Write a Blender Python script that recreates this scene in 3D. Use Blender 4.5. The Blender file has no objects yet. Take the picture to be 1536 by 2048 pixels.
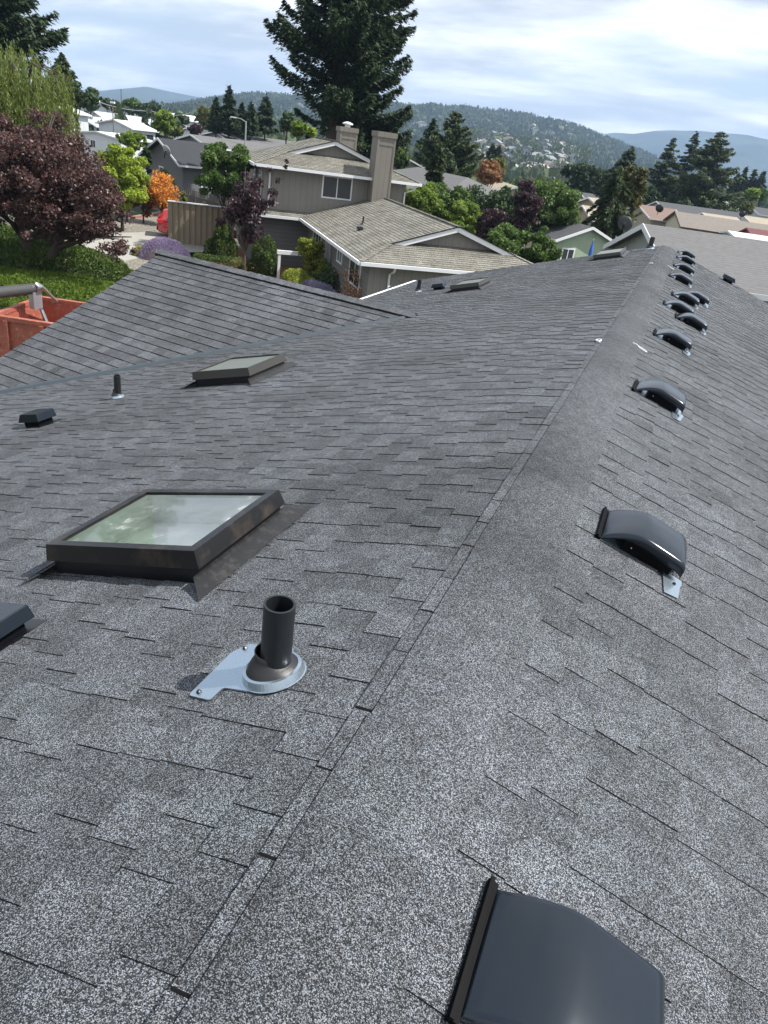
import bpy, math, random
import numpy as np
from mathutils import Vector, Matrix

RNG = random.Random(11)
NP = np.random.default_rng(5)
sc = bpy.context.scene
COL = sc.collection
PI = math.pi

# ------------------------------------------------------------------ camera frame
CAM = np.array([.364, 0., 6.6])
F = 1430.0
_p, _r, _y = math.radians(27.385), math.radians(8.223), math.radians(18.31)
_f0 = np.array([-math.sin(_y), math.cos(_y), 0]); _r0 = np.array([math.cos(_y), math.sin(_y), 0]); _u0 = np.array([0, 0, 1.])
CW = math.cos(_p) * _f0 - math.sin(_p) * _u0
_up = math.cos(_p) * _u0 + math.sin(_p) * _f0
CR = math.cos(_r) * _r0 + math.sin(_r) * _up
CU = math.cos(_r) * _up - math.sin(_r) * _r0


def ray(px, py):
    return CW + (px - 768) / F * CR + (1024 - py) / F * CU


def onz(px, py, z=0.):
    d = ray(px, py); return CAM + d * (z - CAM[2]) / d[2]


def atd(px, py, dist):
    d = ray(px, py); return CAM + d * dist / math.hypot(d[0], d[1])


def onplane(px, py, P, n):
    d = ray(px, py); return CAM + d * (np.dot(P - CAM, n) / np.dot(d, n))


S = .30
ZR = 5.24


def onroof(px, py, side, lift=0.):
    return onplane(px, py, np.array([0, 0, ZR + lift]), np.array([side * S, 0, 1.]))


# ------------------------------------------------------------------ materials
MATS = {}


def srgb(r, g, b):
    return tuple(((c / 255) / 12.92 if c / 255 <= .04045 else ((c / 255 + .055) / 1.055) ** 2.4) for c in (r, g, b))


class NT:
    def __init__(s, name):
        s.m = bpy.data.materials.new(name); s.m.use_nodes = True
        s.t = s.m.node_tree; s.t.nodes.clear()
        s.out = s.n('ShaderNodeOutputMaterial')

    def n(s, typ, **kw):
        nd = s.t.nodes.new(typ)
        for k, v in kw.items():
            setattr(nd, k, v)
        return nd

    def l(s, a, b):
        s.t.links.new(a, b)

    def val(s, v, sock):
        if isinstance(v, (int, float, tuple, list)):
            sock.default_value = v if not (isinstance(v, (tuple, list)) and len(v) == 3 and sock.type == 'RGBA') else (*v, 1)
        else:
            s.l(v, sock)

    def mix(s, fac, a, b, mode='MIX'):
        nd = s.n('ShaderNodeMix', data_type='RGBA', blend_type=mode)
        s.val(fac, nd.inputs[0]); s.val(a, nd.inputs[6]); s.val(b, nd.inputs[7])
        return nd.outputs[2]

    def math(s, op, a, b=0., c=0.):
        nd = s.n('ShaderNodeMath', operation=op)
        s.val(a, nd.inputs[0]); s.val(b, nd.inputs[1]); s.val(c, nd.inputs[2])
        return nd.outputs[0]

    def noise(s, scale, detail=3., rough=.55, vec=None, out='Fac'):
        nd = s.n('ShaderNodeTexNoise'); nd.inputs['Scale'].default_value = scale
        nd.inputs['Detail'].default_value = detail; nd.inputs['Roughness'].default_value = rough
        s.l(vec if vec is not None else s.obj(), nd.inputs['Vector'])
        return nd.outputs[out]

    def obj(s):
        if not hasattr(s, '_tc'):
            s._tc = s.n('ShaderNodeTexCoord')
        return s._tc.outputs['Object']

    def xyz(s, vec=None):
        nd = s.n('ShaderNodeSeparateXYZ'); s.l(vec if vec is not None else s.obj(), nd.inputs[0]); return nd.outputs

    def ramp(s, fac, stops):
        nd = s.n('ShaderNodeValToRGB'); e = nd.color_ramp.elements
        while len(e) < len(stops): e.new(.5)
        for i, (p, c) in enumerate(stops):
            e[i].position = p; e[i].color = (*c, 1) if isinstance(c, tuple) else (c, c, c, 1)
        s.l(fac, nd.inputs[0]); return nd.outputs[0]

    def attr(s, name='tone'):
        nd = s.n('ShaderNodeAttribute'); nd.attribute_name = name; return nd

    def bump(s, h, strength=.3, dist=.01):
        nd = s.n('ShaderNodeBump'); nd.inputs['Strength'].default_value = strength; nd.inputs['Distance'].default_value = dist
        s.l(h, nd.inputs['Height']); return nd.outputs[0]

    def pbr(s, color, rough=.7, metal=0., normal=None, spec=.5, **kw):
        b = s.n('ShaderNodeBsdfPrincipled')
        s.val(color, b.inputs['Base Color']); s.val(rough, b.inputs['Roughness']); s.val(metal, b.inputs['Metallic'])
        b.inputs['Specular IOR Level'].default_value = spec
        for k, v in kw.items():
            b.inputs[k].default_value = v
        if normal is not None: s.l(normal, b.inputs['Normal'])
        s.l(b.outputs[0], s.out.inputs[0]); return b


def scale3(c, k):
    return tuple(min(1, x * k) for x in c)


def plain(name, color, rough=.6, metal=0., vary=.18, nscale=3., bump=0., bscale=40., spec=.5, **kw):
    if name in MATS: return MATS[name]
    t = NT(name)
    f = t.noise(nscale, 4)
    f2 = t.noise(nscale * 9, 2)
    c = t.mix(f, scale3(color, 1 - vary), scale3(color, 1 + vary))
    c = t.mix(t.math('MULTIPLY', f2, .35), c, scale3(color, 1 - 1.6 * vary))
    nm = t.bump(t.noise(bscale, 3), bump, .01) if bump else None
    t.pbr(c, rough, metal, nm, spec, **kw)
    MATS[name] = t.m
    return t.m


def shingle_mat(name, lo, mid, hi, gran=330., contrast=1., lines=0.):
    """asphalt shingle: granules of several greys, blends per tab (attribute tone), soft weathering."""
    t = NT(name)
    v = t.n('ShaderNodeTexVoronoi'); v.inputs['Scale'].default_value = gran; t.l(t.obj(), v.inputs['Vector'])
    sep = t.n('ShaderNodeSeparateColor'); t.l(v.outputs['Color'], sep.inputs[0])
    g = t.ramp(sep.outputs[0], [(0., scale3(lo, .5)), (.33, lo), (.62, mid), (.80, hi), (1., scale3(hi, 1.6))])
    hue = t.mix(sep.outputs[1], (1.0, .97, .93), (.92, .98, 1.08))
    c = t.mix(1., g, hue, 'MULTIPLY')
    a = t.attr('tone')
    big = t.ramp(t.noise(.9, 5, .6), [(.32, (.74, .74, .74)), (.5, (1., 1., 1.)), (.68, (1.12, 1.12, 1.14))])
    c = t.mix(1., c, big, 'MULTIPLY')
    m2 = t.ramp(t.noise(14, 3, .6), [(.32, (.78, .77, .76)), (.55, (1., 1., 1.)), (.72, (1.12, 1.13, 1.15))])
    c = t.mix(1., c, m2, 'MULTIPLY')
    wt = t.ramp(t.noise(2.3, 4, .6), [(.0, (1.05, .98, .93)), (.45, (1., 1., 1.)), (.7, (.96, 1.02, 1.0)), (1., (.97, 1.0, 1.06))])
    c = t.mix(.6, c, wt, 'MULTIPLY')
    c = t.mix(1., c, a.outputs['Color'], 'MULTIPLY')
    nm = t.bump(sep.outputs[2], .55, .0022)
    t.pbr(c, .92, 0., nm, .25)
    return t.m


def coursed_mat(name, color, pitch=.045, dark=.45, vary=.14):
    """distant shingle roof: thin course shadows at steady heights plus tab blends."""
    if name in MATS: return MATS[name]
    t = NT(name)
    x, y, z = t.xyz()
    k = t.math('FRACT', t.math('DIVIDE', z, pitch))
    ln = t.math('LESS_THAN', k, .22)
    row = t.math('FLOOR', t.math('DIVIDE', z, pitch))
    cmb = t.n('ShaderNodeCombineXYZ')
    t.l(t.math('MULTIPLY', t.math('ADD', x, t.math('MULTIPLY', row, 3.7)), 3.), cmb.inputs[0])
    t.l(t.math('MULTIPLY', y, 3.), cmb.inputs[1]); t.l(t.math('MULTIPLY', row, 5.), cmb.inputs[2])
    f = t.noise(1.3, 1, .5, cmb.outputs[0])
    c = t.mix(f, scale3(color, 1 - 2 * vary), scale3(color, 1 + 2 * vary))
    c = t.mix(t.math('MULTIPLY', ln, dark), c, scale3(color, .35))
    c = t.mix(t.math('MULTIPLY', t.noise(.5, 4), .5), c, scale3(color, .75))
    t.pbr(c, .9, 0., None, .2)
    MATS[name] = t.m
    return t.m


def siding_mat(name, color, mode='v', pitch=.3, w=.05, dark=.55):
    if name in MATS: return MATS[name]
    t = NT(name)
    x, y, z = t.xyz()
    s = t.math('ADD', x, y) if mode == 'v' else z
    k = t.math('FRACT', t.math('ADD', t.math('DIVIDE', s, pitch), 100.))
    ln = t.math('LESS_THAN', k, w)
    f = t.noise(1.2, 4); f2 = t.noise(25, 3)
    c = t.mix(f, scale3(color, .86), scale3(color, 1.12))
    c = t.mix(t.math('MULTIPLY', f2, .25), c, scale3(color, .7))
    c = t.mix(t.math('MULTIPLY', ln, dark), c, scale3(color, .25))
    t.pbr(c, .75, 0., None, .3)
    MATS[name] = t.m
    return t.m


def leaf_mat(name, dark, light, trans=.3, rough=.55, spec=.3):
    if name in MATS: return MATS[name]
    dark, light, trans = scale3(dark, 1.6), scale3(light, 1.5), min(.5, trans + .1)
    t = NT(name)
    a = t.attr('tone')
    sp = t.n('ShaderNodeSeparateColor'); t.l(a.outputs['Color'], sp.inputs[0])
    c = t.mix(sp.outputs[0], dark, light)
    b = t.n('ShaderNodeBsdfPrincipled'); t.l(c, b.inputs['Base Color']); b.inputs['Roughness'].default_value = rough
    b.inputs['Specular IOR Level'].default_value = spec
    tr = t.n('ShaderNodeBsdfTranslucent'); t.l(c, tr.inputs[0])
    mx = t.n('ShaderNodeMixShader'); mx.inputs[0].default_value = trans
    t.l(b.outputs[0], mx.inputs[1]); t.l(tr.outputs[0], mx.inputs[2]); t.l(mx.outputs[0], t.out.inputs[0])
    MATS[name] = t.m
    return t.m


def glass_mat(name, tint=(.02, .025, .03)):
    if name in MATS: return MATS[name]
    t = NT(name)
    f = t.noise(.8, 2)
    c = t.mix(f, tint, scale3(tint, 2.2))
    t.pbr(c, .08, 0., t.bump(t.noise(.6, 1), .05, .02), .8)
    MATS[name] = t.m
    return t.m


# ------------------------------------------------------------------ objects
def tag(o, label=None, cat=None, group=None, kind=None):
    if label: o['label'] = label
    if cat: o['category'] = cat
    if group: o['group'] = group
    if kind: o['kind'] = kind
    return o


def thing(name, label, cat, loc=(0, 0, 0), rz=0., group=None, rot=None):
    o = bpy.data.objects.new(name, None); COL.objects.link(o)
    o.empty_display_size = .2
    o.location = tuple(float(v) for v in loc)
    if rot is not None:
        o.rotation_mode = 'QUATERNION'; o.rotation_quaternion = rot
    else:
        o.rotation_euler = (0, 0, rz)
    tag(o, label, cat, group)
    return o


def copy_tree(o, parent=None):
    c = o.copy(); COL.objects.link(c); c.parent = parent
    for ch in list(o.children): copy_tree(ch, c)
    return c


class MB:
    def __init__(s):
        s.v = []; s.f = []; s.mi = []; s.tone = []
        s.cm = 0; s.ct = 1.

    def face(s, pts, mi=None, tone=None):
        k = len(s.v); s.v.extend([tuple(map(float, p)) for p in pts])
        s.f.append(tuple(range(k, k + len(pts)))); s.mi.append(s.cm if mi is None else mi); s.tone.append(s.ct if tone is None else tone)

    def idx(s, vs, fs):
        k = len(s.v); s.v.extend([tuple(map(float, p)) for p in vs])
        for f in fs:
            s.f.append(tuple(k + i for i in f)); s.mi.append(s.cm); s.tone.append(s.ct)

    def box(s, x0, x1, y0, y1, z0, z1):
        vs = [(x0, y0, z0), (x1, y0, z0), (x1, y1, z0), (x0, y1, z0), (x0, y0, z1), (x1, y0, z1), (x1, y1, z1), (x0, y1, z1)]
        s.idx(vs, [(0, 3, 2, 1), (4, 5, 6, 7), (0, 1, 5, 4), (1, 2, 6, 5), (2, 3, 7, 6), (3, 0, 4, 7)]); return s

    def hexa(s, b, t):
        s.idx(list(b) + list(t), [(0, 3, 2, 1), (4, 5, 6, 7), (0, 1, 5, 4), (1, 2, 6, 5), (2, 3, 7, 6), (3, 0, 4, 7)]); return s

    def slab(s, quad, th):
        """quad in order, thickened straight down"""
        b = [(p[0], p[1], p[2] - th) for p in quad]
        n = len(quad)
        fs = [tuple(range(n, 2 * n)), tuple(reversed(range(n)))] + [(i, (i + 1) % n, n + (i + 1) % n, n + i) for i in range(n)]
        s.idx(b + list(quad), fs); return s

    def beam(s, p, q, w, h):
        """beam between p and q: w sideways, h along up"""
        p = Vector(p); q = Vector(q); d = (q - p).normalized()
        sd = d.cross(Vector((0, 0, 1)))
        if sd.length < 1e-3: sd = Vector((1, 0, 0))
        sd.normalize(); u = sd.cross(d).normalized()
        a = sd * w / 2; b = u * h / 2
        vs = [p - a - b, p + a - b, p + a + b, p - a + b, q - a - b, q + a - b, q + a + b, q - a + b]
        s.idx(vs, [(0, 1, 2, 3), (4, 7, 6, 5), (0, 4, 5, 1), (1, 5, 6, 2), (2, 6, 7, 3), (3, 7, 4, 0)]); return s

    def tube(s, pts, rad, n=10, cap=True):
        pts = [Vector(p) for p in pts]
        if not hasattr(rad, '__len__'): rad = [rad] * len(pts)
        rings = []; ref = None
        for i, p in enumerate(pts):
            d = (pts[min(i + 1, len(pts) - 1)] - pts[max(i - 1, 0)]).normalized()
            if ref is None:
                ref = d.cross(Vector((0, 0, 1)))
                if ref.length < .05: ref = d.cross(Vector((1, 0, 0)))
            a = (ref - d * ref.dot(d)).normalized(); b = d.cross(a); ref = a
            rings.append([p + (a * math.cos(2 * PI * k / n) + b * math.sin(2 * PI * k / n)) * rad[i] for k in range(n)])
        vs = [v for r in rings for v in r]; fs = []
        for i in range(len(pts) - 1):
            for k in range(n):
                fs.append((i * n + k, i * n + (k + 1) % n, (i + 1) * n + (k + 1) % n, (i + 1) * n + k))
        if cap:
            fs.append(tuple(reversed(range(n)))); fs.append(tuple((len(pts) - 1) * n + k for k in range(n)))
        s.idx(vs, fs); return s

    def lathe(s, prof, c=(0, 0, 0), n=32, sx=1., sy=1., close=False):
        vs = []; fs = []
        for (r, z) in prof:
            for k in range(n):
                a = 2 * PI * k / n; vs.append((c[0] + r * sx * math.cos(a), c[1] + r * sy * math.sin(a), c[2] + z))
        for i in range(len(prof) - 1):
            for k in range(n):
                fs.append((i * n + k, i * n + (k + 1) % n, (i + 1) * n + (k + 1) % n, (i + 1) * n + k))
        if close:
            fs.append(tuple((len(prof) - 1) * n + k for k in range(n)))
        s.idx(vs, fs); return s

    def ball(s, c, r, n=10, m=6):
        s.lathe([(r[0] * math.sin(PI * i / m) + 1e-5, -r[2] * math.cos(PI * i / m)) for i in range(m + 1)], c, n, 1., r[1] / r[0]); return s

    def build(s, name, mats, parent=None, smooth=False, mat=None, bevel=0.):
        me = bpy.data.meshes.new(name)
        me.from_pydata(s.v, [], s.f)
        if not isinstance(mats, (list, tuple)): mats = [mats]
        for m in mats: me.materials.append(m)
        if len(mats) > 1: me.polygons.foreach_set('material_index', s.mi)
        at = me.attributes.new('tone', 'FLOAT_COLOR', 'FACE')
        a = np.ones((len(s.f), 4), np.float32)
        for i, t in enumerate(s.tone):
            a[i, :3] = t
        at.data.foreach_set('color', a.ravel())
        if smooth: me.polygons.foreach_set('use_smooth', [True] * len(s.f))
        me.update()
        o = bpy.data.objects.new(name, me); COL.objects.link(o)
        if parent is not None: o.parent = parent
        if bevel:
            b = o.modifiers.new('bevel', 'BEVEL'); b.width = bevel; b.segments = 2; b.limit_method = 'ANGLE'
        return o


def np_mesh(name, verts, faces4, tones, mats, parent=None, mi=None):
    """verts (N,3), faces (M,4 or 3) int, tones (M,) or (M,3)"""
    me = bpy.data.meshes.new(name)
    nv, nf, k = len(verts), len(faces4), faces4.shape[1]
    me.vertices.add(nv); me.vertices.foreach_set('co', np.ascontiguousarray(verts, np.float32).ravel())
    me.loops.add(nf * k); me.loops.foreach_set('vertex_index', np.ascontiguousarray(faces4, np.int32).ravel())
    me.polygons.add(nf); me.polygons.foreach_set('loop_start', np.arange(0, nf * k, k, dtype=np.int32))
    me.polygons.foreach_set('loop_total', np.full(nf, k, np.int32))
    if not isinstance(mats, (list, tuple)): mats = [mats]
    for m in mats: me.materials.append(m)
    if mi is not None: me.polygons.foreach_set('material_index', np.asarray(mi, np.int32))
    me.update(calc_edges=True)
    at = me.attributes.new('tone', 'FLOAT_COLOR', 'FACE')
    a = np.ones((nf, 4), np.float32); t = np.asarray(tones, np.float32)
    a[:, :3] = t[:, None] if t.ndim == 1 else t
    at.data.foreach_set('color', a.ravel())
    o = bpy.data.objects.new(name, me); COL.objects.link(o)
    if parent is not None: o.parent = parent
    return o


# ------------------------------------------------------------------ foliage
def unit(v):
    return v / (np.linalg.norm(v, axis=1, keepdims=True) + 1e-9)


def leaf_quads(c, axis, nrm, ln, wd):
    """rhombus leaves: centre, long axis, normal -> verts, faces"""
    ax = unit(axis); sd = unit(np.cross(nrm, ax))
    ln = np.broadcast_to(np.asarray(ln, float), (len(c),))[:, None]; wd = np.broadcast_to(np.asarray(wd, float), (len(c),))[:, None]
    v = np.stack([c - ax * ln * .5, c + sd * wd * .5, c + ax * ln * .5, c - sd * wd * .5], 1).reshape(-1, 3)
    f = np.arange(len(c) * 4).reshape(-1, 4)
    return v, f


def crown_points(ells, n, clump=.28, fill=.35, nclump=60):
    """points in lumpy clumps spread through ellipsoids [(cx,cy,cz,rx,ry,rz)]"""
    e = np.array(ells, float); vol = e[:, 3] * e[:, 4] * e[:, 5]; pr = vol ** .8 / (vol ** .8).sum()
    per = NP.choice(len(e), nclump, p=pr)
    d = unit(NP.normal(size=(nclump, 3))); rr = (NP.random((nclump, 1)) ** fill)
    cc = e[per, :3] + d * rr * e[per, 3:6] * .86
    rc = clump * e[per, 3:6].min(axis=1) * NP.uniform(.6, 1.25, nclump)
    k = NP.choice(nclump, n, p=rc ** 2 / (rc ** 2).sum())
    d2 = unit(NP.normal(size=(n, 3)) + np.array([0, 0, .25])); r2 = NP.random((n, 1)) ** .5
    p = cc[k] + d2 * r2 * rc[k][:, None] * np.array([1.15, 1.15, .85])
    tc = NP.uniform(-.16, .16, nclump)[k]
    return p, d2, tc


def broadleaf(name, label, base, ells, n, leaf, mat, bark, trunk_h, trunk_r, cat='tree', clump=.3, nclump=60, fill=.35, group=None, limbs=7, crown='crown', stems=None, aspect=.62, updir=.3, tonefn=None):
    root = thing(name, label, cat, base, 0, group)
    p, d, tc = crown_points(ells, n, clump, fill, nclump)
    ax = NP.normal(size=(n, 3)) + np.array([0, 0, -.2])
    nr = d * .9 + NP.normal(size=(n, 3)) * .7 + np.array([0, 0, updir])
    s = leaf * NP.uniform(.5, 1.5, n)
    v, f = leaf_quads(p, ax, nr, s, s * aspect)
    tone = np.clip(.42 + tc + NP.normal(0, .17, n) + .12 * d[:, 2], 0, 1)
    if tonefn is not None: tone = np.clip(tonefn(p, tone), 0, 1)
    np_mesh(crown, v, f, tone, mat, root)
    mb = MB(); r = RNG
    e0 = ells[0]
    if trunk_r > 0:
        for (sx, sy, tx, ty) in (stems or [(0, 0, .0, .0)]):
            top = (sx + tx, sy + ty, trunk_h)
            mb.tube([(sx, sy, -.05), (sx * .7 + tx * .2, sy * .7 + ty * .2, trunk_h * .4), top, (top[0] * .6 + e0[0] * .4, top[1] * .6 + e0[1] * .4, (trunk_h + e0[2]) / 2 + .2)],
                    [trunk_r * 1.25, trunk_r, trunk_r * .75, trunk_r * .4], 9)
            for i in range(limbs):
                e = ells[r.randrange(min(5, len(ells)))]; a = r.uniform(0, 2 * PI); q = r.uniform(.45, .85)
                end = (e[0] + math.cos(a) * e[3] * q, e[1] + math.sin(a) * e[4] * q, e[2] + r.uniform(-.3, .6) * e[5])
                z0 = trunk_h * r.uniform(.7, 1.02)
                mid = ((top[0] + end[0]) / 2 + r.uniform(-.1, .1), (top[1] + end[1]) / 2, z0 * .45 + end[2] * .55)
                mb.tube([(top[0] * .9, top[1] * .9, z0), mid, end], [trunk_r * .5, trunk_r * .3, trunk_r * .1], 6)
        mb.build('trunk', bark, root, True)
    return root


def conifer(name, label, base, h, r, mat, bark, hb=.12, n=9000, droop=.35, upturn=.25, needle=.35, cat='tree', group=None, shape=.9, lean=(0, 0), trunk_r=None, gap=.0, nbr=None, top_h=None, spray=.28, irregular=.25, sparse=0.):
    """trunk, whorls of branches, flat drooping sprays along each branch"""
    root = thing(name, label, cat, base, 0, group)
    rg = NP
    nbr = nbr or int(max(40, min(260, h * 9)))
    t = np.sort(rg.random(nbr)) ** .9
    zb = h * (hb + (1 - hb) * t)
    az = rg.uniform(0, 2 * PI, nbr)
    prof = (1 - t) ** shape * (.35 + .65 * np.minimum(1, t * 7 + .35))
    L = r * prof * rg.uniform(1 - irregular, 1 + irregular * .6, nbr) + r * .04
    per = rg.choice(nbr, n, p=(L ** 1.35) / (L ** 1.35).sum())
    s = rg.random(n) ** .7
    Lk = L[per]; a = az[per]
    out = np.stack([np.cos(a), np.sin(a), np.zeros(n)], 1); side = np.stack([-np.sin(a), np.cos(a), np.zeros(n)], 1)
    zz = zb[per] - droop * Lk * s + upturn * Lk * s ** 2.5
    lat = rg.normal(0, 1, n) * spray * Lk * (1.05 - s) * .8 + rg.normal(0, .03 * r, n)
    hang = -np.abs(rg.normal(0, .11, n)) * Lk * (1 - .4 * s)
    lx, ly = lean
    c = out * (Lk * s)[:, None] + side * lat[:, None]
    c[:, 2] = zz + hang + .0
    c[:, 0] += lx * c[:, 2] / h; c[:, 1] += ly * c[:, 2] / h
    ax = out * (.9) + side * np.sign(lat)[:, None] * rg.uniform(.1, .9, n)[:, None] + np.array([0, 0, -1.]) * rg.uniform(0, .7, n)[:, None] + rg.normal(0, .25, (n, 3))
    nr = np.array([0, 0, 1.]) + rg.normal(0, .45, (n, 3))
    ln = needle * rg.uniform(.6, 1.4, n)
    v, f = leaf_quads(c, ax, nr, ln, ln * .34)
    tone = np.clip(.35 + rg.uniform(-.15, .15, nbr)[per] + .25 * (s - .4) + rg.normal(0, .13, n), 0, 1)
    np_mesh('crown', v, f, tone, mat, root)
    mb = MB(); tr = trunk_r or max(.05, h * .014)
    mb.tube([(0, 0, -.1), (lx * .4, ly * .4, h * .4), (lx * .97, ly * .97, h * .97)], [tr * 1.2, tr * .8, tr * .1], 8)
    st = max(1, nbr // 70)
    for k in range(0, nbr, st):
        o = np.array([math.cos(az[k]), math.sin(az[k]), 0]); zl = zb[k] / h
        p0 = np.array([lx * zl, ly * zl, zb[k]]); p1 = p0 + o * L[k] * .5 + np.array([0, 0, -droop * L[k] * .5]); p2 = p0 + o * L[k] * .92 + np.array([0, 0, (-droop + upturn * .8) * L[k] * .92])
        mb.tube([p0, p1, p2], [tr * .22 * (1 - zl) + .012, tr * .14 * (1 - zl) + .008, .006], 4, False)
    mb.build('trunk', bark, root)
    return root


def mound(name, label, base, rx, ry, rz, n, leaf, mat, cat='shrub', rot=0., lump=.12, aspect=.5, spiky=0., group=None, part='foliage', z0=0., lumps=9, core=None):
    """low shrub or ground-hugging hedge: leaves over a lumpy dome"""
    root = thing(name, label, cat, base, rot, group)
    d = unit(NP.normal(size=(n, 3))); d[:, 2] = np.abs(d[:, 2])
    cd = unit(NP.normal(size=(lumps, 3))); cd[:, 2] = np.abs(cd[:, 2])
    bumpf = (np.maximum(0, d @ cd.T) ** 14).max(axis=1)
    rr = (1 - lump + 2 * lump * bumpf) * (1 - .22 * NP.random(n) ** 2)
    p = d * rr[:, None] * np.array([rx, ry, rz]); p[:, 2] += z0
    ax = NP.normal(size=(n, 3)) + d * (1. + spiky * 2) + np.array([0, 0, .3 + spiky])
    nr = d + NP.normal(size=(n, 3)) * .7
    s = leaf * NP.uniform(.6, 1.4, n)
    v, f = leaf_quads(p, ax, nr, s, s * aspect)
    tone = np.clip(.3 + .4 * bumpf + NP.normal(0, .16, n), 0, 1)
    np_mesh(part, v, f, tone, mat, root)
    if core is not None:
        m = 10; vs = []
        mb = MB()
        mb.lathe([(max(1e-3, .78 * math.cos(PI / 2 * i / 6)), .78 * rz * math.sin(PI / 2 * i / 6) + z0) for i in range(7)], (0, 0, 0), 16, rx, ry)
        mb.build('stem_mass', core, root, True)
    return root


# ------------------------------------------------------------------ shingles as geometry
TH_ = 1


def shingles(mb, O, U, V, N, nrow, expo, ulo, uhi, edge_mi=1, keep=.15, th=.0038, tab=(.08, .19), gap=(.045, .13), toner=(.78, 1.14), hole=None, v0=0., zfun=None, lift=0., step=.0055, slant=.0025):
    """courses run along U, step down along V. Every course is butted laminated tabs with real thickness."""
    O, U, V, N = (np.array(a, float) for a in (O, U, V, N))
    prev = []
    for i in range(nrow):
        a = v0 + i * expo; b = a + expo
        lo = min(ulo(a), ulo(b)); hi = max(uhi(a), uhi(b))
        if hi - lo < .02: continue
        y = lo - RNG.uniform(0, .2); segs = []; starts = []
        while y < hi:
            cand = [q for q in prev if y + gap[0] * .6 < q < y + gap[1] * 1.3]
            if cand and RNG.random() < keep: s = RNG.choice(cand) + RNG.uniform(-.004, .004)
            else: s = y + RNG.uniform(*gap)
            e = s + RNG.uniform(*tab)
            segs.append((y, s, 0)); segs.append((s, e, 1)); starts.append(s); y = e
        prev = starts
        if hole is not None:
            cuts = [q for h in hole if h[2] < (a + b) / 2 < h[3] for q in h[:2]]
            new = []
            for (s0, s1, up) in segs:
                ps = [s0] + sorted(q for q in cuts if s0 < q < s1) + [s1]
                new += [(p, q, up) for p, q in zip(ps[:-1], ps[1:])]
            segs = new
        tcur = 1.
        for (s0, s1, up) in segs:
            tcur = RNG.uniform(*toner) * (1.0 if up else .97)
            if RNG.random() < .05: tcur *= .85
            al0, al1 = np.clip([s0, s1], ulo(a), uhi(a)) if uhi(a) > ulo(a) else (ulo(a), ulo(a))
            bl0, bl1 = np.clip([s0, s1], ulo(b), uhi(b)) if uhi(b) > ulo(b) else (ulo(b), ulo(b))
            if al1 - al0 < 1e-4 and bl1 - bl0 < 1e-4: continue
            if hole is not None and any(h[0] < (s0 + s1) / 2 < h[1] and h[2] < (a + b) / 2 < h[3] for h in hole): continue
            tt = th * RNG.uniform(.85, 1.2)
            ht = lift + (.001 + tt * up); hb = lift + (step + tt * up)
            dz0 = zfun(a) if zfun else 0.; dz1 = zfun(b) if zfun else 0.

            def P(u, v, h, dz): return O + U * u + V * v + N * (h + dz)
            w = [RNG.uniform(-.0012, .0012) for _ in range(2)]
            A0, A1 = P(al0, a, ht, dz0), P(al1, a, ht, dz0)
            B0, B1 = P(bl0, b, hb + w[0], dz1), P(bl1, b, hb + w[1], dz1)
            mb.face([A0, A1, B1, B0], 0, tcur)
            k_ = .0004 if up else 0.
            lowA0, lowA1 = P(al0 - k_, a, lift - .004, dz0), P(al1 + k_, a, lift - .004, dz0); lowB0, lowB1 = P(bl0 - k_, b + slant, lift - .006, dz1), P(bl1 + k_, b + slant, lift - .006, dz1)  # slant widens the dark edge face to stand in for course shadow
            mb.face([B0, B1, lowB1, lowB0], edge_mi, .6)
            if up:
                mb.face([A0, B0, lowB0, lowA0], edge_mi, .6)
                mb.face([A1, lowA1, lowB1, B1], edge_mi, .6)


# ------------------------------------------------------------------ common materials
M_roof = shingle_mat('grey_granule_shingle', (.018, .020, .023), (.070, .075, .081), (.19, .201, .216), 500.)
M_roofw = shingle_mat('grey_granule_shingle_wing', (.030, .032, .036), (.085, .089, .097), (.185, .195, .21), 420.)
M_edge_shade = plain('shingle_cut_edge_and_shade_line', (.006, .006, .007), .95, vary=.1)  # black asphalt edge; its splayed faces also paint the shadow lines under courses
M_tan = shingle_mat('weathered_tan_shingle', (.10, .093, .076), (.20, .188, .158), (.31, .295, .25), 120.)
M_tanedge = plain('tan_cut_edge', (.07, .063, .052), .95, vary=.1)
M_black = plain('black_painted_steel', (.007, .008, .011), .3, vary=.25, nscale=14, spec=.4)
M_hood = plain('glossy_dark_hood_paint', (.014, .020, .029), .20, metal=.2, vary=.12, nscale=9, spec=.42)
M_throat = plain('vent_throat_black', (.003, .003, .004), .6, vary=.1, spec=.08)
M_galv = plain('galvanised_flange', (.42, .50, .57), .26, metal=.85, vary=.04, nscale=6)
M_abs = plain('black_abs_pipe', (.012, .014, .017), .42, vary=.2, nscale=10, bump=.05)
M_rubber = plain('grey_rubber_boot', (.014, .015, .017), .45, vary=.2, nscale=20, bump=.1)
M_white = plain('white_trim_paint', (.72, .74, .76), .5, vary=.06)
M_bark = plain('brown_bark', (.055, .042, .032), .9, vary=.35, nscale=8, bump=.6, bscale=25)
M_barkg = plain('grey_bark', (.10, .085, .07), .9, vary=.3, nscale=8, bump=.6, bscale=25)
M_pane = glass_mat('window_pane_dark')
M_panel = glass_mat('window_pane_light', (.10, .13, .15))
M_val = plain('valley_metal_blue_grey', (.035, .05, .062), .55, vary=.15)

# ------------------------------------------------------------------ OUR HOUSE (the roof we stand on)
house = thing('shingled_house', 'long low gable house with fresh dark grey shingle roof filling the foreground', 'house', (0, 0, 0))
RC = .10                                   # crest rounding
cs = 1 / math.sqrt(1 + S * S); EXPO = .143


def crest(v):                               # drop of the sheet from the sharp ridge
    x = v * cs
    return S * abs(x) - S * math.sqrt(x * x + RC * RC)


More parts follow.
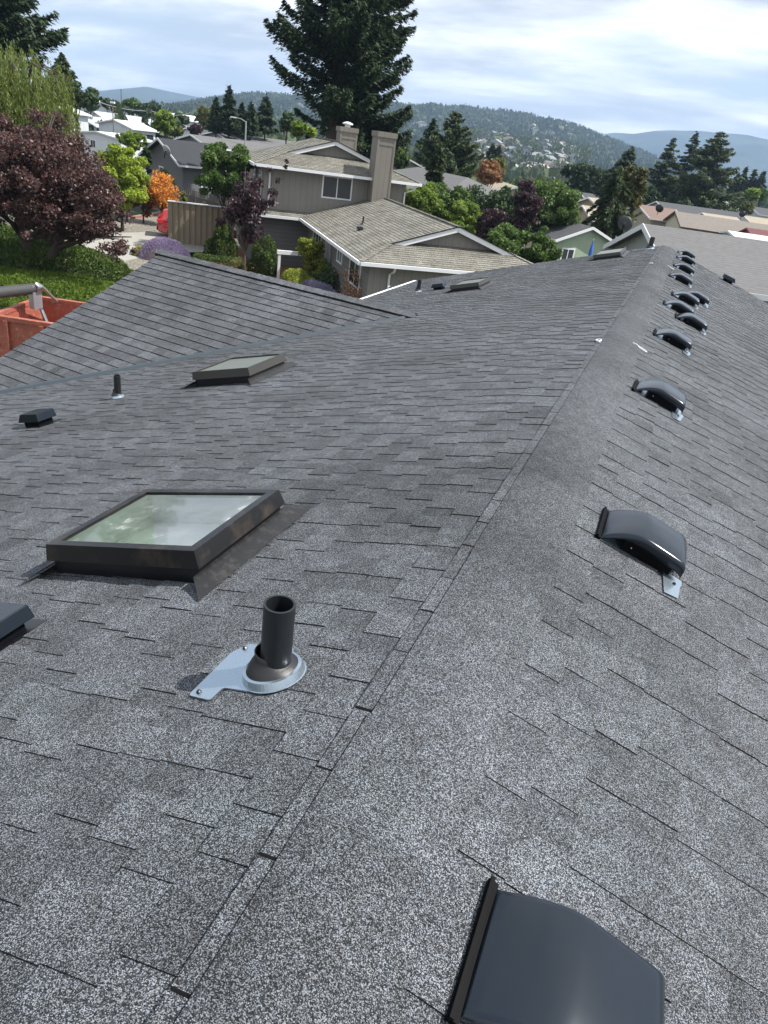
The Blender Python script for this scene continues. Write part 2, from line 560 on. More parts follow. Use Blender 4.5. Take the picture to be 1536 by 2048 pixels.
def far_left(v): return 18.85 - .30 * v * cs
def far_right(v): return 18.85 - .50 * v * cs


SKY = [  # skylights on the left slope, as (near-right base px, near-left base px, far-right base px)
    ((392, 1168), (112, 1160), (590, 1022)),
]


def left_uv(P): return P[1], abs(P[0]) / cs


holes = []


def hole_left(u, v):
    return any(a < u < b and c < v < d for a, b, c, d in holes)


sky1 = dict(u0=2.02, u1=2.715, v0=1.055, v1=1.88)
holes.append((sky1['u0'] + .04, sky1['u1'] - .04, sky1['v0'] + .04, sky1['v1'] - .04))

UL, VL, NL = (0, 1, 0), (-cs, 0, -S * cs), (-S * cs, 0, cs)
UR, VR, NR = (0, 1, 0), (cs, 0, -S * cs), (S * cs, 0, cs)
mb = MB()
V0 = .062 / cs + .045
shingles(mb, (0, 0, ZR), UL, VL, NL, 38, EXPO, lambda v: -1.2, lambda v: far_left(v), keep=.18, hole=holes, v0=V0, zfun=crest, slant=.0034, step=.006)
# part nearer than the wing is wider
NROW = 38
shingles(mb, (0, 0, ZR), UL, VL, NL, 14, EXPO, lambda v: -1.2, lambda v: 9.0, keep=.18, v0=V0 + 38 * EXPO, zfun=crest)
# starter strip below the crest shell: narrow pieces
y = -1.2
while y < 18.8:
    L = RNG.uniform(.22, .36); a, b = .062 / cs, V0 + .004; up = RNG.choice([.006, .0075, .009])
    tn = RNG.uniform(.85, 1.1)
    O = np.array([0, 0, ZR]); V = np.array(VL); N = np.array(NL)
    P = lambda u, v, h: O + np.array([0, u, 0]) + V * v + N * (h + crest(v))
    g = .009
    mb.face([P(y + g, a, up + .003), P(y + L, a, up + .003), P(y + L, b, up + .006), P(y + g, b, up + .006)], 0, tn)
    mb.face([P(y + g, b, up + .006), P(y + L, b, up + .006), P(y + L, b + .008, -.003), P(y + g, b + .008, -.003)], 1, 1)  # black lower edge, spread wide as the strip's painted shadow line
    mb.face([P(y + g, a, up + .003), P(y + g, b, up + .006), P(y, b, -.001), P(y, a, -.001)], 1, 1)
    y += L
mb.build('roof_slope', [M_roof, M_edge_shade], house)
mb = MB()
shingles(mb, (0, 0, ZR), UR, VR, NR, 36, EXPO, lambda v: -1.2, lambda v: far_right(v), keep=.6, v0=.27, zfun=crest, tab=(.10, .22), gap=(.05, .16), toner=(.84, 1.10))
mb.build('roof_slope', [M_roof, M_edge_shade], house)
# crest shell: shingles bent over the ridge
mb = MB()
y = -1.2; lvl = 0
while y < 18.85:
    L = RNG.uniform(.9, 1.05) if y > 0 else .8
    y1 = min(y + L, 18.85); tn = RNG.uniform(.82, .95)
    xs = [-.060, -.045, -.03, -.01, .01, .03, .05, .08, .11, .15, .19, .23, .262, .275]
    hb = .0175 + RNG.uniform(0, .0015)
    q = []
    wob = RNG.uniform(-.004, .004); tj = [RNG.uniform(.86, 1.06) for _ in range(3)]
    for x in xs:
        xx = x + (wob if x < -.05 else 0)
        z = ZR - S * math.sqrt(xx * xx + RC * RC)
        h = hb if x < .2 else hb - (x - .2) / .075 * (hb - .006)
        q.append((xx, z + h))
    for (xa, za), (xb, zb) in zip(q[:-1], q[1:]):
        kk = 3
        for j in range(kk):
            ya_, yb_ = y + (y1 - y) * j / kk, y + (y1 - y) * (j + 1) / kk
            mb.face([(xa, ya_, za), (xb, ya_, zb), (xb, yb_, zb), (xa, yb_, za)], 0, tn * tj[j] * (1 if xa > .09 else .93))
    mb.face([(q[0][0], y, q[0][1]), (q[0][0], y1, q[0][1]), (q[0][0] - .010, y1, q[0][1] - .020), (q[0][0] - .010, y, q[0][1] - .020)], 1, 1)  # black side splayed out, doubling as a painted shadow beside the shell
    y = y1
cap = mb.build('ridge_cap', [M_roof, M_edge_shade], house)

# wing roof over the left porch
wA = onroof(830, 633, -1, .004); wC = onroof(0, 788, -1, .0); wB = onz(325, 507, wA[2] + .005)
wn = np.cross(wB - wA, wC - wA); wn /= np.linalg.norm(wn); wn = wn if wn[2] > 0 else -wn
wD = onplane(0, 718, wA, wn)
wU = (wB - wA) / np.linalg.norm(wB - wA); wV = np.cross(wn, wU); wV = wV if wV[2] < 0 else -wV


def wuv(P): return float((P - wA) @ wU), float((P - wA) @ wV)


uB = wuv(wB)[0]; uC, vC = wuv(wC); uD, vD = wuv(wD)
lo_w = lambda v: uC / vC * v + .045
hi_w = lambda v: uB + (uD - uB) / vD * v
mb = MB()
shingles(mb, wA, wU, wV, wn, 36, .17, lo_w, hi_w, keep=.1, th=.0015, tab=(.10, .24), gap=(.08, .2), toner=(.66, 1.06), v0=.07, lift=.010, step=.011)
y = 0.
wc2 = np.array(wA) - np.array([0, 0, 0])
bw = wn.copy(); bV = np.array([-wV[0], -wV[1], wV[2]])      # far slope direction
while y < uB + .05:
    L = .19; tn = RNG.uniform(.85, 1.12); u1 = min(y + L, uB + .06)
    f = lambda u, v, h: wA + wU * u + wV * v + np.array([0, 0, h])
    k = .040 + RNG.uniform(0, .003)
    mb.face([f(y, 0, k + .012), f(u1, 0, k + .018), f(u1, .125, k + .004), f(y, .125, k)], 0, tn)
    g = lambda u, v, h: wA + wU * u + bV * v + np.array([0, 0, h])
    mb.face([f(u1, 0, k + .018), f(y, 0, k + .012), g(y, .125, k), g(u1, .125, k + .004)], 0, tn)
    mb.face([f(y, .125, k), f(u1, .125, k + .004), f(u1, .125, .0), f(y, .125, .0)], 1, 1)  # tall black cap edge, also standing in for the shadow below
    y += L
# far side of the wing, plain sheet
mb.face([wA, wA + wU * hi_w(0), wA + wU * (hi_w(0)) + bV * 4.4, wA + bV * 3.2 + wU * (.3)], 0, 1.)
mb.build('wing_roof', [M_roofw, M_edge_shade], house)
# valley metal
mb = MB()
dv = (wC - wA); dl = np.linalg.norm(dv); dv = dv / dl; sdv = np.cross(np.array([-S * cs, 0, cs]), dv); sdv = sdv if sdv[0] > 0 else -sdv
p0 = wA + np.array([0, 0, .012]); p1 = wA + dv * (dl + 1.2) + np.array([0, 0, .012])
up_ = np.array([0, 0, 1.])
mb.face([p0 - sdv * .05 + up_ * .030, p0 + sdv * .0 + up_ * .024, p1 + sdv * .02 + up_ * .030, p1 - sdv * .06 + up_ * .04])
mb.face([p0 + sdv * .0 + up_ * .024, p1 + sdv * .02 + up_ * .030, p1 + sdv * .065 - up_ * .02, p0 + sdv * .03 - up_ * .02])
mb.build('valley_flashing', M_val, house)
# rakes, eaves, walls under the roof
def zL(x): return ZR - S * abs(x)
W1 = 38 * EXPO * cs + .1
mb = MB()
for (xa, ya, xb, yb) in ((0, 18.85, -W1, far_left(W1 / cs)), (0, 18.85, W1, far_right(W1 / cs))):
    mb.beam((xa, ya + .015, zL(xa) - .10), (xb, yb + .015, zL(xb) - .10), .02, .17)
mb.beam((-W1 - .01, 9.8, zL(W1) - .10), (-W1 - .01, far_left(W1 / cs), zL(W1) - .10), .02, .17)
r0 = wA + wU * hi_w(0) + np.array([0, 0, -.09]) + wU * .012; r1 = wA + wU * hi_w(6.) + wV * 6. + np.array([0, 0, -.09]) + wU * .012
mb.beam(r0, r1, .02, .16)
mb.build('fascia', M_white, house)
mb = MB()
g0 = (-W1 - .075, 9.8, zL(W1) - .07); g1 = (-W1 - .075, far_left(W1 / cs) + .02, zL(W1) - .07)
mb.beam(g0, g1, .11, .09)
mb.build('gutter', M_white, house)
Mwall = siding_mat('pale_grey_house_siding', (.38, .39, .38), 'h', .2, .06)
mb = MB()
mb.face([(-W1 + .5, 9.9, 0), (-W1 + .5, 17., 0), (-W1 + .5, 17., zL(W1) - .1), (-W1 + .5, 9.9, zL(W1) - .1)])
mb.face([(-W1 + .5, 16.9, 0), (W1 - .5, 15.6, 0), (W1 - .5, 15.6, zL(W1) - .1), (0, 16.4, ZR - .25), (-W1 + .5, 16.9, zL(W1) - .1)])
mb.face([(W1 - .5, -1, 0), (W1 - .5, 15.6, 0), (W1 - .5, 15.6, zL(W1) - .1), (W1 - .5, -1, zL(W1) - .1)])
e0 = wA + wU * (hi_w(0) - .4); e1 = wA + wU * (hi_w(4.) - .4) + wV * 5.4
mb.face([(e0[0], e0[1], 0), (e1[0], e1[1], 0), (e1[0], e1[1], e1[2] - .15), (e0[0], e0[1], e0[2] - .15)])
mb.face([(e0[0], e0[1], 0), (e0[0], e0[1] + 4, 0), (e0[0], e0[1] + 4, e0[2] - 1.2), (e0[0], e0[1], e0[2] - .15)])
mb.face([(e0[0], e0[1] + 4, 0), (-W1 + .5, e0[1] + 4, 0), (-W1 + .5, e0[1] + 4, 3.), (e0[0], e0[1] + 4, 3.)])
mb.build('wall', Mwall, house)


# things on the roof ---------------------------------------------------------
def roof_frame(side, ang=0.):
    """quaternion: local x along the ridge toward the far end, y downslope, z off the roof... right handed"""
    if side < 0:
        X = Vector(UL); Y = Vector(VL); Z = Vector(NL)     # x forward, y left-down
    else:
        X = Vector((0, -1, 0)); Y = Vector(VR); Z = Vector(NR)
    Mx = Matrix((X, Y, Z)).transposed()
    q = Mx.to_quaternion()
    if ang: q = q @ Matrix.Rotation(ang, 3, 'Z').to_quaternion()
    return q


def make_skylight(label, P, lu, lv, hgt, glassy=True, group='skylights on the left slope', well=None):
    """local: x 0..lu toward far end, y 0..lv downslope"""
    root = thing('skylight', label, 'skylight', P, rot=roof_frame(-1), group=group)
    mb = MB(); b = .02; fr = .055 if glassy else .03
    hb = hgt * .5
    # curb
    mb.box(b, lu - b, b, b + .03, .0, hb); mb.box(b, lu - b, lv - b - .03, lv - b, 0, hb)
    mb.box(b, b + .03, b + .03, lv - b - .03, 0, hb); mb.box(lu - b - .03, lu - b, b + .03, lv - b - .03, 0, hb)
    mb.build('curb', M_black, root)
    fl = .075
    for (a, c, sgn) in ((-fl, .012, 1), (lv - .012, lv + fl, -1)):
        mb = MB()
        ya, yb = (a, c) if sgn > 0 else (c, a)
        mb.face([(-.10, ya, .012), (lu + .10, ya, .012), (lu + .02, yb, hb * .8), (-.02, yb, hb * .8)] if 0 else
                [(-.13, ya, .012), (lu + .12, ya, .012), (lu + .03, yb, hb * .75), (-.03, yb, hb * .75)])
        mb.build('side_flashing', M_flash, root)
    mb = MB()
    o = .012
    mb.hexa([(0, 0, hb), (lu, 0, hb), (lu, fr * .5, hb), (0, fr * .5, hb)], [(o, o, hgt), (lu - o, o, hgt), (lu - o, fr, hgt), (o, fr, hgt)])
    mb.hexa([(0, lv - fr * .5, hb), (lu, lv - fr * .5, hb), (lu, lv, hb), (0, lv, hb)], [(o, lv - fr, hgt), (lu - o, lv - fr, hgt), (lu - o, lv - o, hgt), (o, lv - o, hgt)])
    mb.hexa([(0, fr * .5, hb), (fr * .5, fr * .5, hb), (fr * .5, lv - fr * .5, hb), (0, lv - fr * .5, hb)], [(o, fr, hgt), (fr, fr, hgt), (fr, lv - fr, hgt), (o, lv - fr, hgt)])
    mb.hexa([(lu - fr * .5, fr * .5, hb), (lu, fr * .5, hb), (lu, lv - fr * .5, hb), (lu - fr * .5, lv - fr * .5, hb)], [(lu - fr, fr, hgt), (lu - o, fr, hgt), (lu - o, lv - fr, hgt), (lu - fr, lv - fr, hgt)])
    mb.build('frame', M_bronze if glassy else M_grframe, root)
    mb = MB()
    q_ = fr * .8; mb.face([(q_, q_, hgt - .014), (lu - q_, q_, hgt - .014), (lu - q_, lv - q_, hgt - .014), (q_, lv - q_, hgt - .014)])
    mb.build('glass', M_skyglass if glassy else M_dome, root)
    if well:
        mb = MB(); c = .03 + b
        for q in (((c, c), (lu - c, c)), ((lu - c, c), (lu - c, lv - c)), ((lu - c, lv - c), (c, lv - c)), ((c, lv - c), (c, c))):
            (x0, y0), (x1, y1) = q
            mb.face([(x0, y0, hb), (x1, y1, hb), (x1, y1, -well), (x0, y0, -well)])
        mb.face([(c, lv - c, -well), (c, c + (lv - 2 * c) * .30, -well), (lu * .72, lv - c - .10, -well), (lu - c, lv - c, -well)][::-1])
        ci = c + .003; zt_ = hgt - .016
        mb.face([(lu - ci, lv - ci, zt_), (ci, lv - ci, zt_), (ci, lv - ci, -well), (lu - ci, lv - ci, -well)])
        mb.build('light_well', M_well, root)
        mb = MB()
        for (x0, y0), (x1, y1) in (((ci, ci), (lu - ci, ci)), ((lu - ci, ci), (lu - ci, lv - ci)), ((ci, lv - ci), (ci, ci))):
            mb.face([(x0, y0, zt_), (x1, y1, zt_), (x1, y1, -well), (x0, y0, -well)])
        mb.build('white_liner', M_white, root)
        mb = MB(); mb.face([(c, c, -well), (lu - c, c, -well), (lu - c, lv - c, -well), (lu * .72, lv - c - .10, -well), (c, c + (lv - 2 * c) * .30, -well)]); mb.build('diffuser', M_white, root)
    return root


M_grframe = plain('weathered_grey_frame', (.045, .044, .040), .45, metal=.2, vary=.2)
# bronze frame with scuffed paint
t = NT('scuffed_bronze_frame')
sc_ = t.ramp(t.noise(6, 6, .7), [(.50, 0.), (.80, .45)])
t.pbr(t.mix(sc_, (.010, .010, .011), (.13, .095, .07)), .36, .15, None, .5)
M_bronze = t.m
t = NT('dark_step_flashing')
sc_ = t.ramp(t.noise(18, 6, .75), [(.5, 0.), (.8, .45)])
t.pbr(t.mix(sc_, (.011, .011, .012), (.14, .13, .12)), .42, .15, None, .5)
M_flash = t.m
t = NT('skylight_glazing')
g = t.n('ShaderNodeBsdfGlossy'); g.inputs['Roughness'].default_value = .03; g.inputs['Color'].default_value = (.95, .97, 1, 1)
tr = t.n('ShaderNodeBsdfTransparent'); tr.inputs[0].default_value = (.93, .97, .95, 1)
df = t.n('ShaderNodeBsdfDiffuse'); df.inputs[0].default_value = (.72, .76, .74, 1)
lw = t.n('ShaderNodeLayerWeight'); lw.inputs[0].default_value = .22
m1 = t.n('ShaderNodeMixShader'); t.l(lw.outputs['Fresnel'], m1.inputs[0]); t.l(tr.outputs[0], m1.inputs[1]); t.l(g.outputs[0], m1.inputs[2])
dirt = t.ramp(t.noise(5, 6, .7), [(.40, .06), (.6, .12), (.70, .5)])
m2 = t.n('ShaderNodeMixShader'); t.l(dirt, m2.inputs[0]); t.l(m1.outputs[0], m2.inputs[1]); t.l(df.outputs[0], m2.inputs[2])
t.l(m2.outputs[0], t.out.inputs[0]); M_skyglass = t.m
M_dome = plain('weathered_acrylic_lens', (.13, .14, .115), .35, vary=.2, nscale=5)
M_well = plain('pale_green_light_well', (.52, .68, .46), .7, vary=.1)

make_skylight('large square skylight nearest the camera, clear glass in a scuffed bronze frame', Vector((0, sky1['u0'], ZR)) + Vector(VL) * sky1['v0'], sky1['u1'] - sky1['u0'], sky1['v1'] - sky1['v0'], .150, True, well=.02)


def roof_pt(side, y, v, lift=0.):
    V = VL if side < 0 else VR; N = NL if side < 0 else NR
    return Vector((0, y, ZR)) + Vector(V) * v + Vector(N) * (lift + crest(v))


def skyl_px(label, nr, nl, fr, hgt, **kw):
    a = onroof(*nr, -1); b = onroof(*nl, -1); c = onroof(*fr, -1)
    y0 = (a[1] + b[1]) / 2; v0 = abs(a[0]) / cs; v1 = abs(b[0]) / cs
    return make_skylight(label, roof_pt(-1, y0, v0), c[1] - a[1], v1 - v0, hgt, **kw)


skyl_px('closed skylight with cloudy pale lens beside the shingled valley, second from the camera', (500, 769), (392, 774), (566, 737), .16, glassy=False)
skyl_px('low dark sided skylight between the neighbouring tan roof and the ridge', (957, 580), (902, 585), (976, 569), .13, glassy=False)
skyl_px('farthest skylight, close to the far gable edge left of the ridge', (1241, 516), (1187, 521), (1243, 507), .12, glassy=False)


def screw(P, side=-1, r=.008, root=None):
    mb = MB(); mb.lathe([(r, 0), (r, .004), (r * .6, .008), (1e-4, .009)], (0, 0, 0), 8)
    return mb


def make_pipe(label, P, r, h, side=-1, plate=True):
    """P: where the pipe axis meets the roof. Pipe upright; boot and plate lie on the slope."""
    root = thing('vent_pipe', label, 'vent pipe', P, group='plumbing vents')
    mb = MB()
    mb.lathe([(r, -.02), (r * 1.0, h * .235), (r * 1.045, h * .24), (r * 1.045, h), (r * .89, h), (r * .89, -.01)], (0, 0, 0), 40)
    mb.build('pipe', M_abs, root, False)
    q = roof_frame(side)
    V = Vector(VL if side < 0 else VR)

    def onS(x, y, z):                       # local slope frame about P -> local coords of root
        return q @ Vector((x, y, z))
    # rubber boot: ring stack from slope circle up to the pipe
    mb = MB(); n = 40; rings = []
    for k, (rr, hh, tl) in enumerate([(r * 1.92, .022, 1.), (r * 1.90, .028, 1.), (r * 1.76, .038, .85), (r * 1.52, .047, .6), (r * 1.25, .054, .25), (r * 1.10, .060, 0), (r * 1.08, .074, 0), (r * 1.0, .075, 0)]):
        ring = []
        for i in range(n):
            a = 2 * PI * i / n
            s1 = onS(rr * math.cos(a), rr * math.sin(a), hh)
            s0 = Vector((rr * math.cos(a), rr * math.sin(a), hh + .012))
            sy = q @ Vector((math.cos(a) * rr, math.sin(a) * rr, 0)); sy = Vector((sy.x, sy.y, hh + .012)); sy.normalize
            s2 = Vector((s1.x, s1.y, hh + .014))
            ring.append(s1 * tl + s2 * (1 - tl))
        rings.append(ring)
    vs = [p for g in rings for p in g]
    fs = [(a * n + i, a * n + (i + 1) % n, (a + 1) * n + (i + 1) % n, (a + 1) * n + i) for a in range(len(rings) - 1) for i in range(n)]
    mb.idx(vs, fs); mb.build('rubber_boot', M_rubber, root, True)
    if plate:
        mb = MB(); n = 48; rings = []
        for (rr, hh) in ((r * 2.26, .010), (r * 2.18, .011), (r * 2.02, .034), (r * 1.8, .036)):
            rings.append([onS(rr * math.cos(2 * PI * i / n), rr * math.sin(2 * PI * i / n), hh) for i in range(n)])
        vs = [p for g in rings for p in g]
        fs = [(a * n + i, a * n + (i + 1) % n, (a + 1) * n + (i + 1) % n, (a + 1) * n + i) for a in range(3) for i in range(n)]
        mb.idx(vs, fs)
        pts = plate if isinstance(plate, list) else None
        if pts:
            mb.face([onS(x, y, .0115) for x, y in pts])
            k = len(pts)
            for i in range(k):
                (x0, y0), (x1, y1) = pts[i], pts[(i + 1) % k]
                mb.face([onS(x0, y0, .0115), onS(x1, y1, .0115), onS(x1, y1, .007), onS(x0, y0, .007)])
        fl = mb.build('flange', M_galv, root, False)
        if pts:
            for (x, y) in ((.106, .172), (-.134, .182)):
                s = screw(None); o = s.build('screw', M_black, fl); o.location = onS(x, y, .0115); o.rotation_mode = 'QUATERNION'; o.rotation_quaternion = q
    return root


def rounded(pts, r=.012, m=4):
    out = []; k = len(pts)
    for i in range(k):
        p = Vector(pts[i]); a = (Vector(pts[i - 1]) - p).normalized(); b = (Vector(pts[(i + 1) % k]) - p).normalized()
        p0 = p + a * r; p1 = p + b * r
        for j in range(m + 1):
            s = j / m; out.append(tuple((p0 * (1 - s) ** 2 + p * 2 * s * (1 - s) + p1 * s * s)))
    return out


pp = onroof(549, 1352, -1)
PH = .268
plate = rounded([(.135, .0), (.135, .176), (.075, .208), (-.152, .208), (-.160, .124), (-.097, .120), (-.098, .02)], .012)
make_pipe('tall black plastic vent pipe on a shiny flange nearest the camera', pp, .0445, PH, -1, plate)
q2 = onroof(236, 797, -1); make_pipe('thin black vent pipe standing between the small box vent and second skylight', q2, .033, .25)
q3 = onroof(836, 585, -1); make_pipe('slim black vent pipe near the left eave by the wing roof', q3, .036, .24)
q4 = onroof(1299, 499, -1); make_pipe('short dark vent pipe at the far tip of the ridge', q4, .05, .26)


def make_box_vent(label, P, side, rot, lu, lv, h):
    root = thing('box_vent', label, 'roof vent', P, rot=roof_frame(side, rot), group='low square exhaust vents')
    mb = MB()
    zt = .045
    mb.hexa([(-lu / 2, -lv / 2, h * .42), (lu / 2, -lv / 2, h * .42), (lu / 2, lv / 2, h * .42), (-lu / 2, lv / 2, h * .42)],
            [(-lu / 2 + .008, -lv / 2 + .008, h), (lu / 2 - .008, -lv / 2 + .008, h), (lu / 2 - .008, lv * .34, h), (-lu / 2 + .008, lv * .34, h)])
    mb.build('cap', M_hood, root, bevel=.004)
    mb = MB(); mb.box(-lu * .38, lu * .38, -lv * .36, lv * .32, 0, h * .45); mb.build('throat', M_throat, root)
    mb = MB(); mb.box(-lu * .62, lu * .62, -lv * .55, lv * .75, .006, .011); mb.build('base_flange', M_black, root)
    return root


b1 = onroof(79, 850, -1); make_box_vent('small black box vent left of the thin vent pipe', b1, -1, 0, .22, .26, .13)
b2 = onroof(-22, 1280, -1); make_box_vent('black box vent cut off by the left picture edge', b2, -1, 0, .24, .26, .10)
b3 = onroof(878, 579, -1); make_box_vent('tiny dark box vent beside the low skylight near the left eave', b3, -1, 0, .24, .26, .12)
b4 = onroof(1454, 564, 1); make_box_vent('lone black box vent low on the right slope near the green wall', b4, 1, 0, .26, .3, .13)


def make_hood(label, P, w=.30, L=.385, ang=0.):
    """slant back louver: local x along ridge (toward the camera), y downslope, z off the roof; P = upslope far corner"""
    root = thing('hood_vent', label, 'roof vent', P, rot=roof_frame(1, ang), group='slant hood vents along the right slope')
    prof = [(0., .012, .0), (.006, .026, .012), (.03, .046, .016), (.06, .070, .022), (.095, .092, .030), (.13, .108, .038), (.16, .1165, .046), (.19, .119, .051),
            (.24, .116, .053), (.30, .112, .053), (L - .04, .108, .053), (L - .02, .104, .053), (L - .008, .094, .048), (L, .078, .040), (L + .002, .052, .020)]
    r = .018
    mb = MB(); rows = []
    for (yy, h, skd) in prof:
        sk = max(.001, h - skd); rr = min(r, (h - sk) * .9)
        e = .010 * (1 - abs(yy / L - .5))
        rows.append([(-.0 - e * .2, yy, sk), (-.0, yy, h - rr), (.004, yy, h - rr * .45), (rr * .55, yy, h - rr * .12), (r + .004, yy, h), (w * .35, yy, h + .003), (w * .65, yy, h + .003),
                     (w - r - .004, yy, h), (w - rr * .55, yy, h - rr * .12), (w - .004, yy, h - rr * .45), (w, yy, h - rr), (w + e * .2, yy, sk)])
    n = len(rows[0]); vs = [p for q in rows for p in q]
    fs = [(a * n + i, a * n + i + 1, (a + 1) * n + i + 1, (a + 1) * n + i) for a in range(len(rows) - 1) for i in range(n - 1)]
    mb.idx(vs, fs)
    hood = mb.build('hood', M_hood, root, True)
    so = hood.modifiers.new('t', 'SOLIDIFY'); so.thickness = .0015
    mb = MB(); mb.box(-.012, w + .012, -.022, .004, .006, .018)
    mb.box(-.014, w + .014, -.020, -.010, .018, .028)
    mb.build('rear_lip', M_throat, hood)
    mb = MB()
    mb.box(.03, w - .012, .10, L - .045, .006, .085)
    mb.build('throat', M_throat, root)
    mb = MB(); mb.box(-.006, w + .006, .0, L - .05, .005, .0075)
    mb.face([(-.004, L - .05, .0085), (w + .004, L - .05, .0085), (w + .004, L + .03, .0085), (-.004, L + .03, .0085)])
    mb.face([(w - .02, L - .070, .0160), (w + .155, L - .055, .0160), (w + .140, L + .012, .0160), (w - .02, L + .022, .0160)])
    fl = mb.build('flange', M_galv, root)
    for (sx, sy, sz) in ((w + .001, .14, .045), (w + .001, L - .04, .040)):
        m = MB(); m.ball((0, 0, 0), (.004, .004, .004), 8, 4); o = m.build('rivet', M_galv, hood); o.location = (sx, sy, sz)
    m = screw(None); o = m.build('screw', M_black, fl); o.location = (w + .035, L - .012, .016)
    return root


HV = [((985, 1788), 'dark hood vent at the bottom edge of the picture, nearest of the row'),
      ((1211, 1030), 'steel grey hood vent alone in the middle of the right slope, second of the row'),
      ((1274, 768), 'shiny hood vent just below the loose white clip, third of the row'),
      ((1311, 664), 'shiny hood vent above the clip on the right slope, fourth of the row'),
      ((1352, 632), 'hood vent set lower on the slope, fifth of the row'),
      ((1329, 606), 'hood vent nearer the ridge behind the fifth one'),
      ((1345, 588), 'front hood vent of the overlapping pair'),
      ((1368, 587), 'rear hood vent of the overlapping pair'),
      ((1340, 551), 'hood vent standing alone beyond the overlapping pair'),
      ((1348, 531), 'third hood vent from the far end of the ridge'),
      ((1354, 515), 'second hood vent from the far end of the ridge'),
      ((1356, 504), 'farthest tiny hood vent by the end of the ridge')]
for i, ((px, py), lb) in enumerate(HV):
    P = onroof(px, py, 1, -.012)
    P = roof_pt(1, P[1], abs(P[0]) / cs)
    make_hood(lb, P, ang=RNG.uniform(-.03, .03) if i > 1 else 0.)

# loose white plastic clips
M_clip = plain('white_plastic', (.75, .77, .78), .4, vary=.05)
for (px, py, sd, rz, lb) in ((1198, 682, -1, .2, 'white plastic clip loop lying by the ridge shingles left of the crest'), (1279, 697, 1, 1.1, 'white plastic clip loop lying on the right slope above the third hood vent'),
                             (1303, 526, -1, .3, 'bit of white clip on the shingles near the far end of the ridge'), (1341, 536, 1, .9, 'scrap of white clip beside the far hood vents'),
                             (1246, 512, -1, .2, 'white clip lying right of the farthest skylight'), (778, 574, -1, .2, 'white scrap near the low skylight at the left eave')):
    P = onroof(px, py, sd, .0); P = roof_pt(sd, P[1], abs(P[0]) / cs, .016)
    o = thing('plastic_clip', lb, 'clip', P, rot=roof_frame(sd, rz), group='white clips left on the roof')
    m = MB(); pts = [(.05 * math.cos(a) + .03, .022 * math.sin(a), 0) for a in [2 * PI * k / 16 for k in range(17)]]
    m.tube(pts, .005, 6, False); m.build('loop', M_clip, o)
    m = MB(); m.tube([(-.02, 0, 0), (-.05, .012, .004), (-.09, -.004, .0)], .005, 6); m.build('tail', M_clip, o)

exec_marker = 1

# ================================================================== GROUND
HB = .0


def flat_poly(name, pts, z, mat, kind='structure', label=None):
    mb = MB(); mb.face([(p[0], p[1], z) for p in pts]); o = mb.build(name, mat); tag(o, label, kind=kind); return o


t = NT('ground_soil_and_turf')
c = t.mix(t.ramp(t.noise(.06, 5, .6), [(.42, 0.), (.58, 1.)]), (.045, .062, .022), (.16, .15, .125))
c = t.mix(t.ramp(t.noise(1.4, 4), [(.4, 0.), (.7, .6)]), c, (.06, .055, .04))
c = t.mix(t.math('MULTIPLY', t.noise(30, 2), .4), c, (.03, .03, .02))
t.pbr(c, .95, 0., None, .2); M_ground = t.m
mb = MB()
rings = [0, 20, 60, 150, 300, 600, 1200, 2500, 6200]
n = 48
for a, b in zip(rings[:-1], rings[1:]):
    for k in range(n):
        t0, t1 = 2 * PI * k / n, 2 * PI * (k + 1) / n
        if a == 0: mb.face([(0, 0, 0), (b * math.cos(t0), b * math.sin(t0), 0), (b * math.cos(t1), b * math.sin(t1), 0)])
        else: mb.face([(a * math.cos(t0), a * math.sin(t0), 0), (b * math.cos(t0), b * math.sin(t0), 0), (b * math.cos(t1), b * math.sin(t1), 0), (a * math.cos(t1), a * math.sin(t1), 0)])
tag(mb.build('ground', M_ground), kind='structure')

t = NT('gravel_drive')
v = t.n('ShaderNodeTexVoronoi'); v.inputs['Scale'].default_value = 28; t.l(t.obj(), v.inputs['Vector'])
sp = t.n('ShaderNodeSeparateColor'); t.l(v.outputs['Color'], sp.inputs[0])
c = t.ramp(sp.outputs[0], [(0, (.07, .062, .05)), (.5, (.19, .175, .145)), (1., (.38, .36, .31))])
c = t.mix(t.ramp(t.noise(.5, 4), [(.4, 0.), (.7, .35)]), c, (.12, .11, .09))
t.pbr(c, .95, 0., t.bump(v.outputs['Distance'], .8, .03), .2); M_gravel = t.m
M_conc = plain('old_concrete', (.31, .30, .275), .85, vary=.12, nscale=1.2)
M_asph = plain('asphalt', (.07, .07, .072), .9, vary=.15, nscale=1.)
t = NT('bark_mulch')
c = t.ramp(t.noise(22, 5, .7), [(.3, (.06, .03, .02)), (.5, (.20, .10, .06)), (.7, (.34, .19, .12))])
t.pbr(c, .95, 0., t.bump(t.noise(40, 3), .9, .04), .2); M_mulch = t.m
M_brick = plain('red_edging_block', (.33, .14, .10), .85, vary=.2, nscale=6)

g = lambda *q: [onz(x, y, 0) for x, y in q]
flat_poly('gravel_drive', g((215, 440), (345, 418), (352, 440), (345, 530), (280, 560), (150, 552), (60, 500), (120, 450)), .004, M_gravel)
flat_poly('concrete_drive', g((235, 466), (345, 463), (470, 486), (470, 503), (330, 506), (250, 522), (120, 520), (100, 500), (200, 480)), .008, M_conc)
flat_poly('road', g((-80, 500), (110, 462), (120, 520), (-80, 560)), .012, M_asph)
flat_poly('mulch_bed', g((395, 512), (470, 497), (560, 500), (620, 520), (700, 560), (660, 640), (480, 600), (380, 560)), .012, M_mulch)
